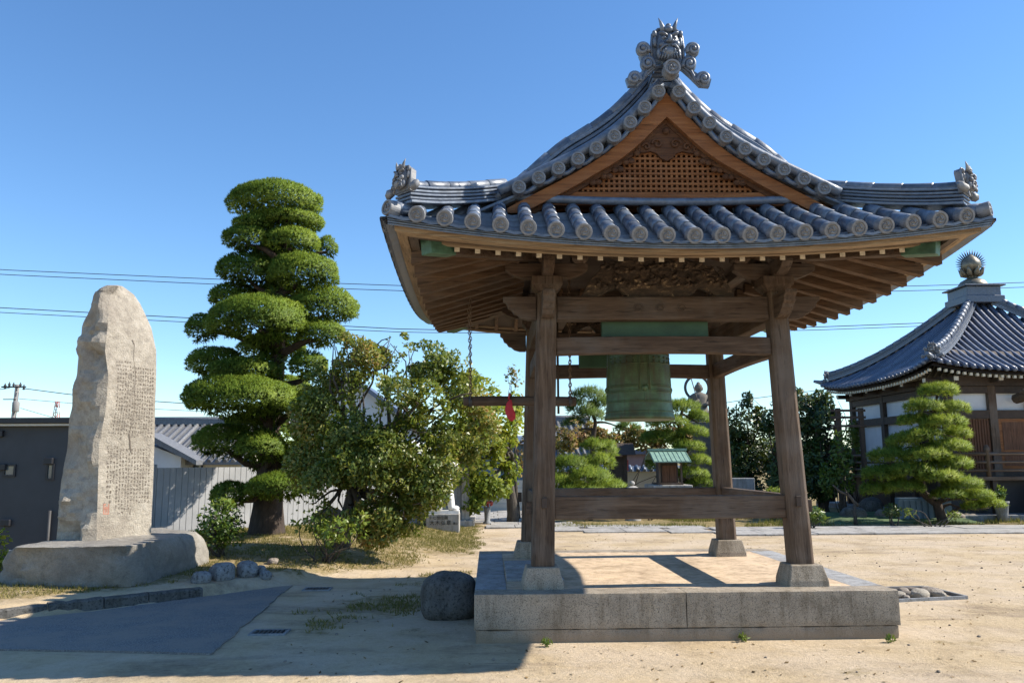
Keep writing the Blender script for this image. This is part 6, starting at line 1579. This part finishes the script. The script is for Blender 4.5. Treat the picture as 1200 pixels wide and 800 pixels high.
p = np.stack([x, y, z-.004], -1); Wd = .006
V = np.stack([p-s*Wd, p+s*Wd, p+d*L], 1).reshape(-1,3)
tag(facemesh('dry_grass', V, 3, .15+.75*rg.random(n)*(fbm(p, 1.1, 6, 3)+.35), M['grass'], origin=(0,0,0)), kind='stuff')
x, y = rg.uniform(1.5, 16, 16000), rg.uniform(19.9, 23, 16000); n = len(x); p = np.stack([x, y, 0*x-.004], -1); keep = fbm(p, .9, 3, 3) > .45; p = p[keep]; n = len(p)
d = unit(np.stack([rg.normal(0, .4, n), rg.normal(0, .4, n), np.ones(n)], -1)); s = unit(np.cross(d, rg.normal(size=(n,3)))); L = (.06+.10*rg.random(n))[:,None]
V = np.stack([p-s*.009, p+s*.009, p+d*L], 1).reshape(-1,3)
tag(facemesh('garden_grass', V, 3, .1+.5*rg.random(n), M['grass'], origin=(0,0,0)), kind='stuff')
# fallen leaves and grit
n = 3200; x = rg.uniform(-5.5, 11, n); y = 5.6+13*rg.random(n)**1.3; inp = (x > PX0-.05) & (x < PX1+.05) & (y > PY0-.05) & (y < PY1+.05); asp = ((x+5.1)*-.655+(y-8.85)*.756 < .02) & (x < -2.0)
x, y = x[~inp & ~asp], y[~inp & ~asp]; n = len(x); z = gh(x, y)+.006; p = np.stack([x, y, z], -1); a0 = rg.uniform(0, 6.28, n); d = np.stack([np.cos(a0), np.sin(a0), rg.normal(0, .25, n)], -1); s = np.stack([-np.sin(a0), np.cos(a0), rg.normal(0, .25, n)], -1); L = (.008+.020*rg.random(n)**2)[:,None]
V = np.stack([p-d*L, p+s*L*.5, p+d*L, p-s*L*.5], 1).reshape(-1,3)
tag(facemesh('fallen_leaves', V, 4, rg.random(n), leaf_mat('dry_leaf_litter', [(0,(.07,.05,.03)),(.5,(.20,.13,.06)),(1,(.30,.20,.09))], .1, .8, .1), origin=(0,0,0)), kind='stuff')
gr = MB(); 
for k in range(350):
    x_, y_ = rg.uniform(-5, 9), 5.6+9*rg.random()**1.6
    if PX0-.1 < x_ < PX1+.1 and PY0-.1 < y_ < PY1+.1: continue
    if (x_+5.1)*-.655+(y_-8.85)*.756 < .02 and x_ < -2.0: continue
    r_ = .005+.014*rg.random()**3; gr.sphere((x_, y_, gz(x_, y_)+r_*.3), (r_*rg.uniform(.8,1.4), r_, r_*.7), Matrix.Rotation(rg.uniform(0,3), 3, 'Z'), 6, 4)
tag(gr.build('grit', M['brownstone'], origin=(0,0,0)), kind='stuff')

for k, (px, py, lab) in enumerate(((640,757,'tiny green weed in the sand before the left half of the platform'), (870,751,'tiny green weed at the foot of the platform front, right of its middle seam'), (1042,752,'small weed tuft at the front right corner of the platform'))):
    g = G(px, py); wt = leaves('weed', [(g[0], g[1]-.02, .035, .05,.035,.04)], 9000, .05, .014, M['mid'], None, .9, .2, 3, -.6, 90+k)
    tag(wt, lab, 'weed', 'weeds along the platform')
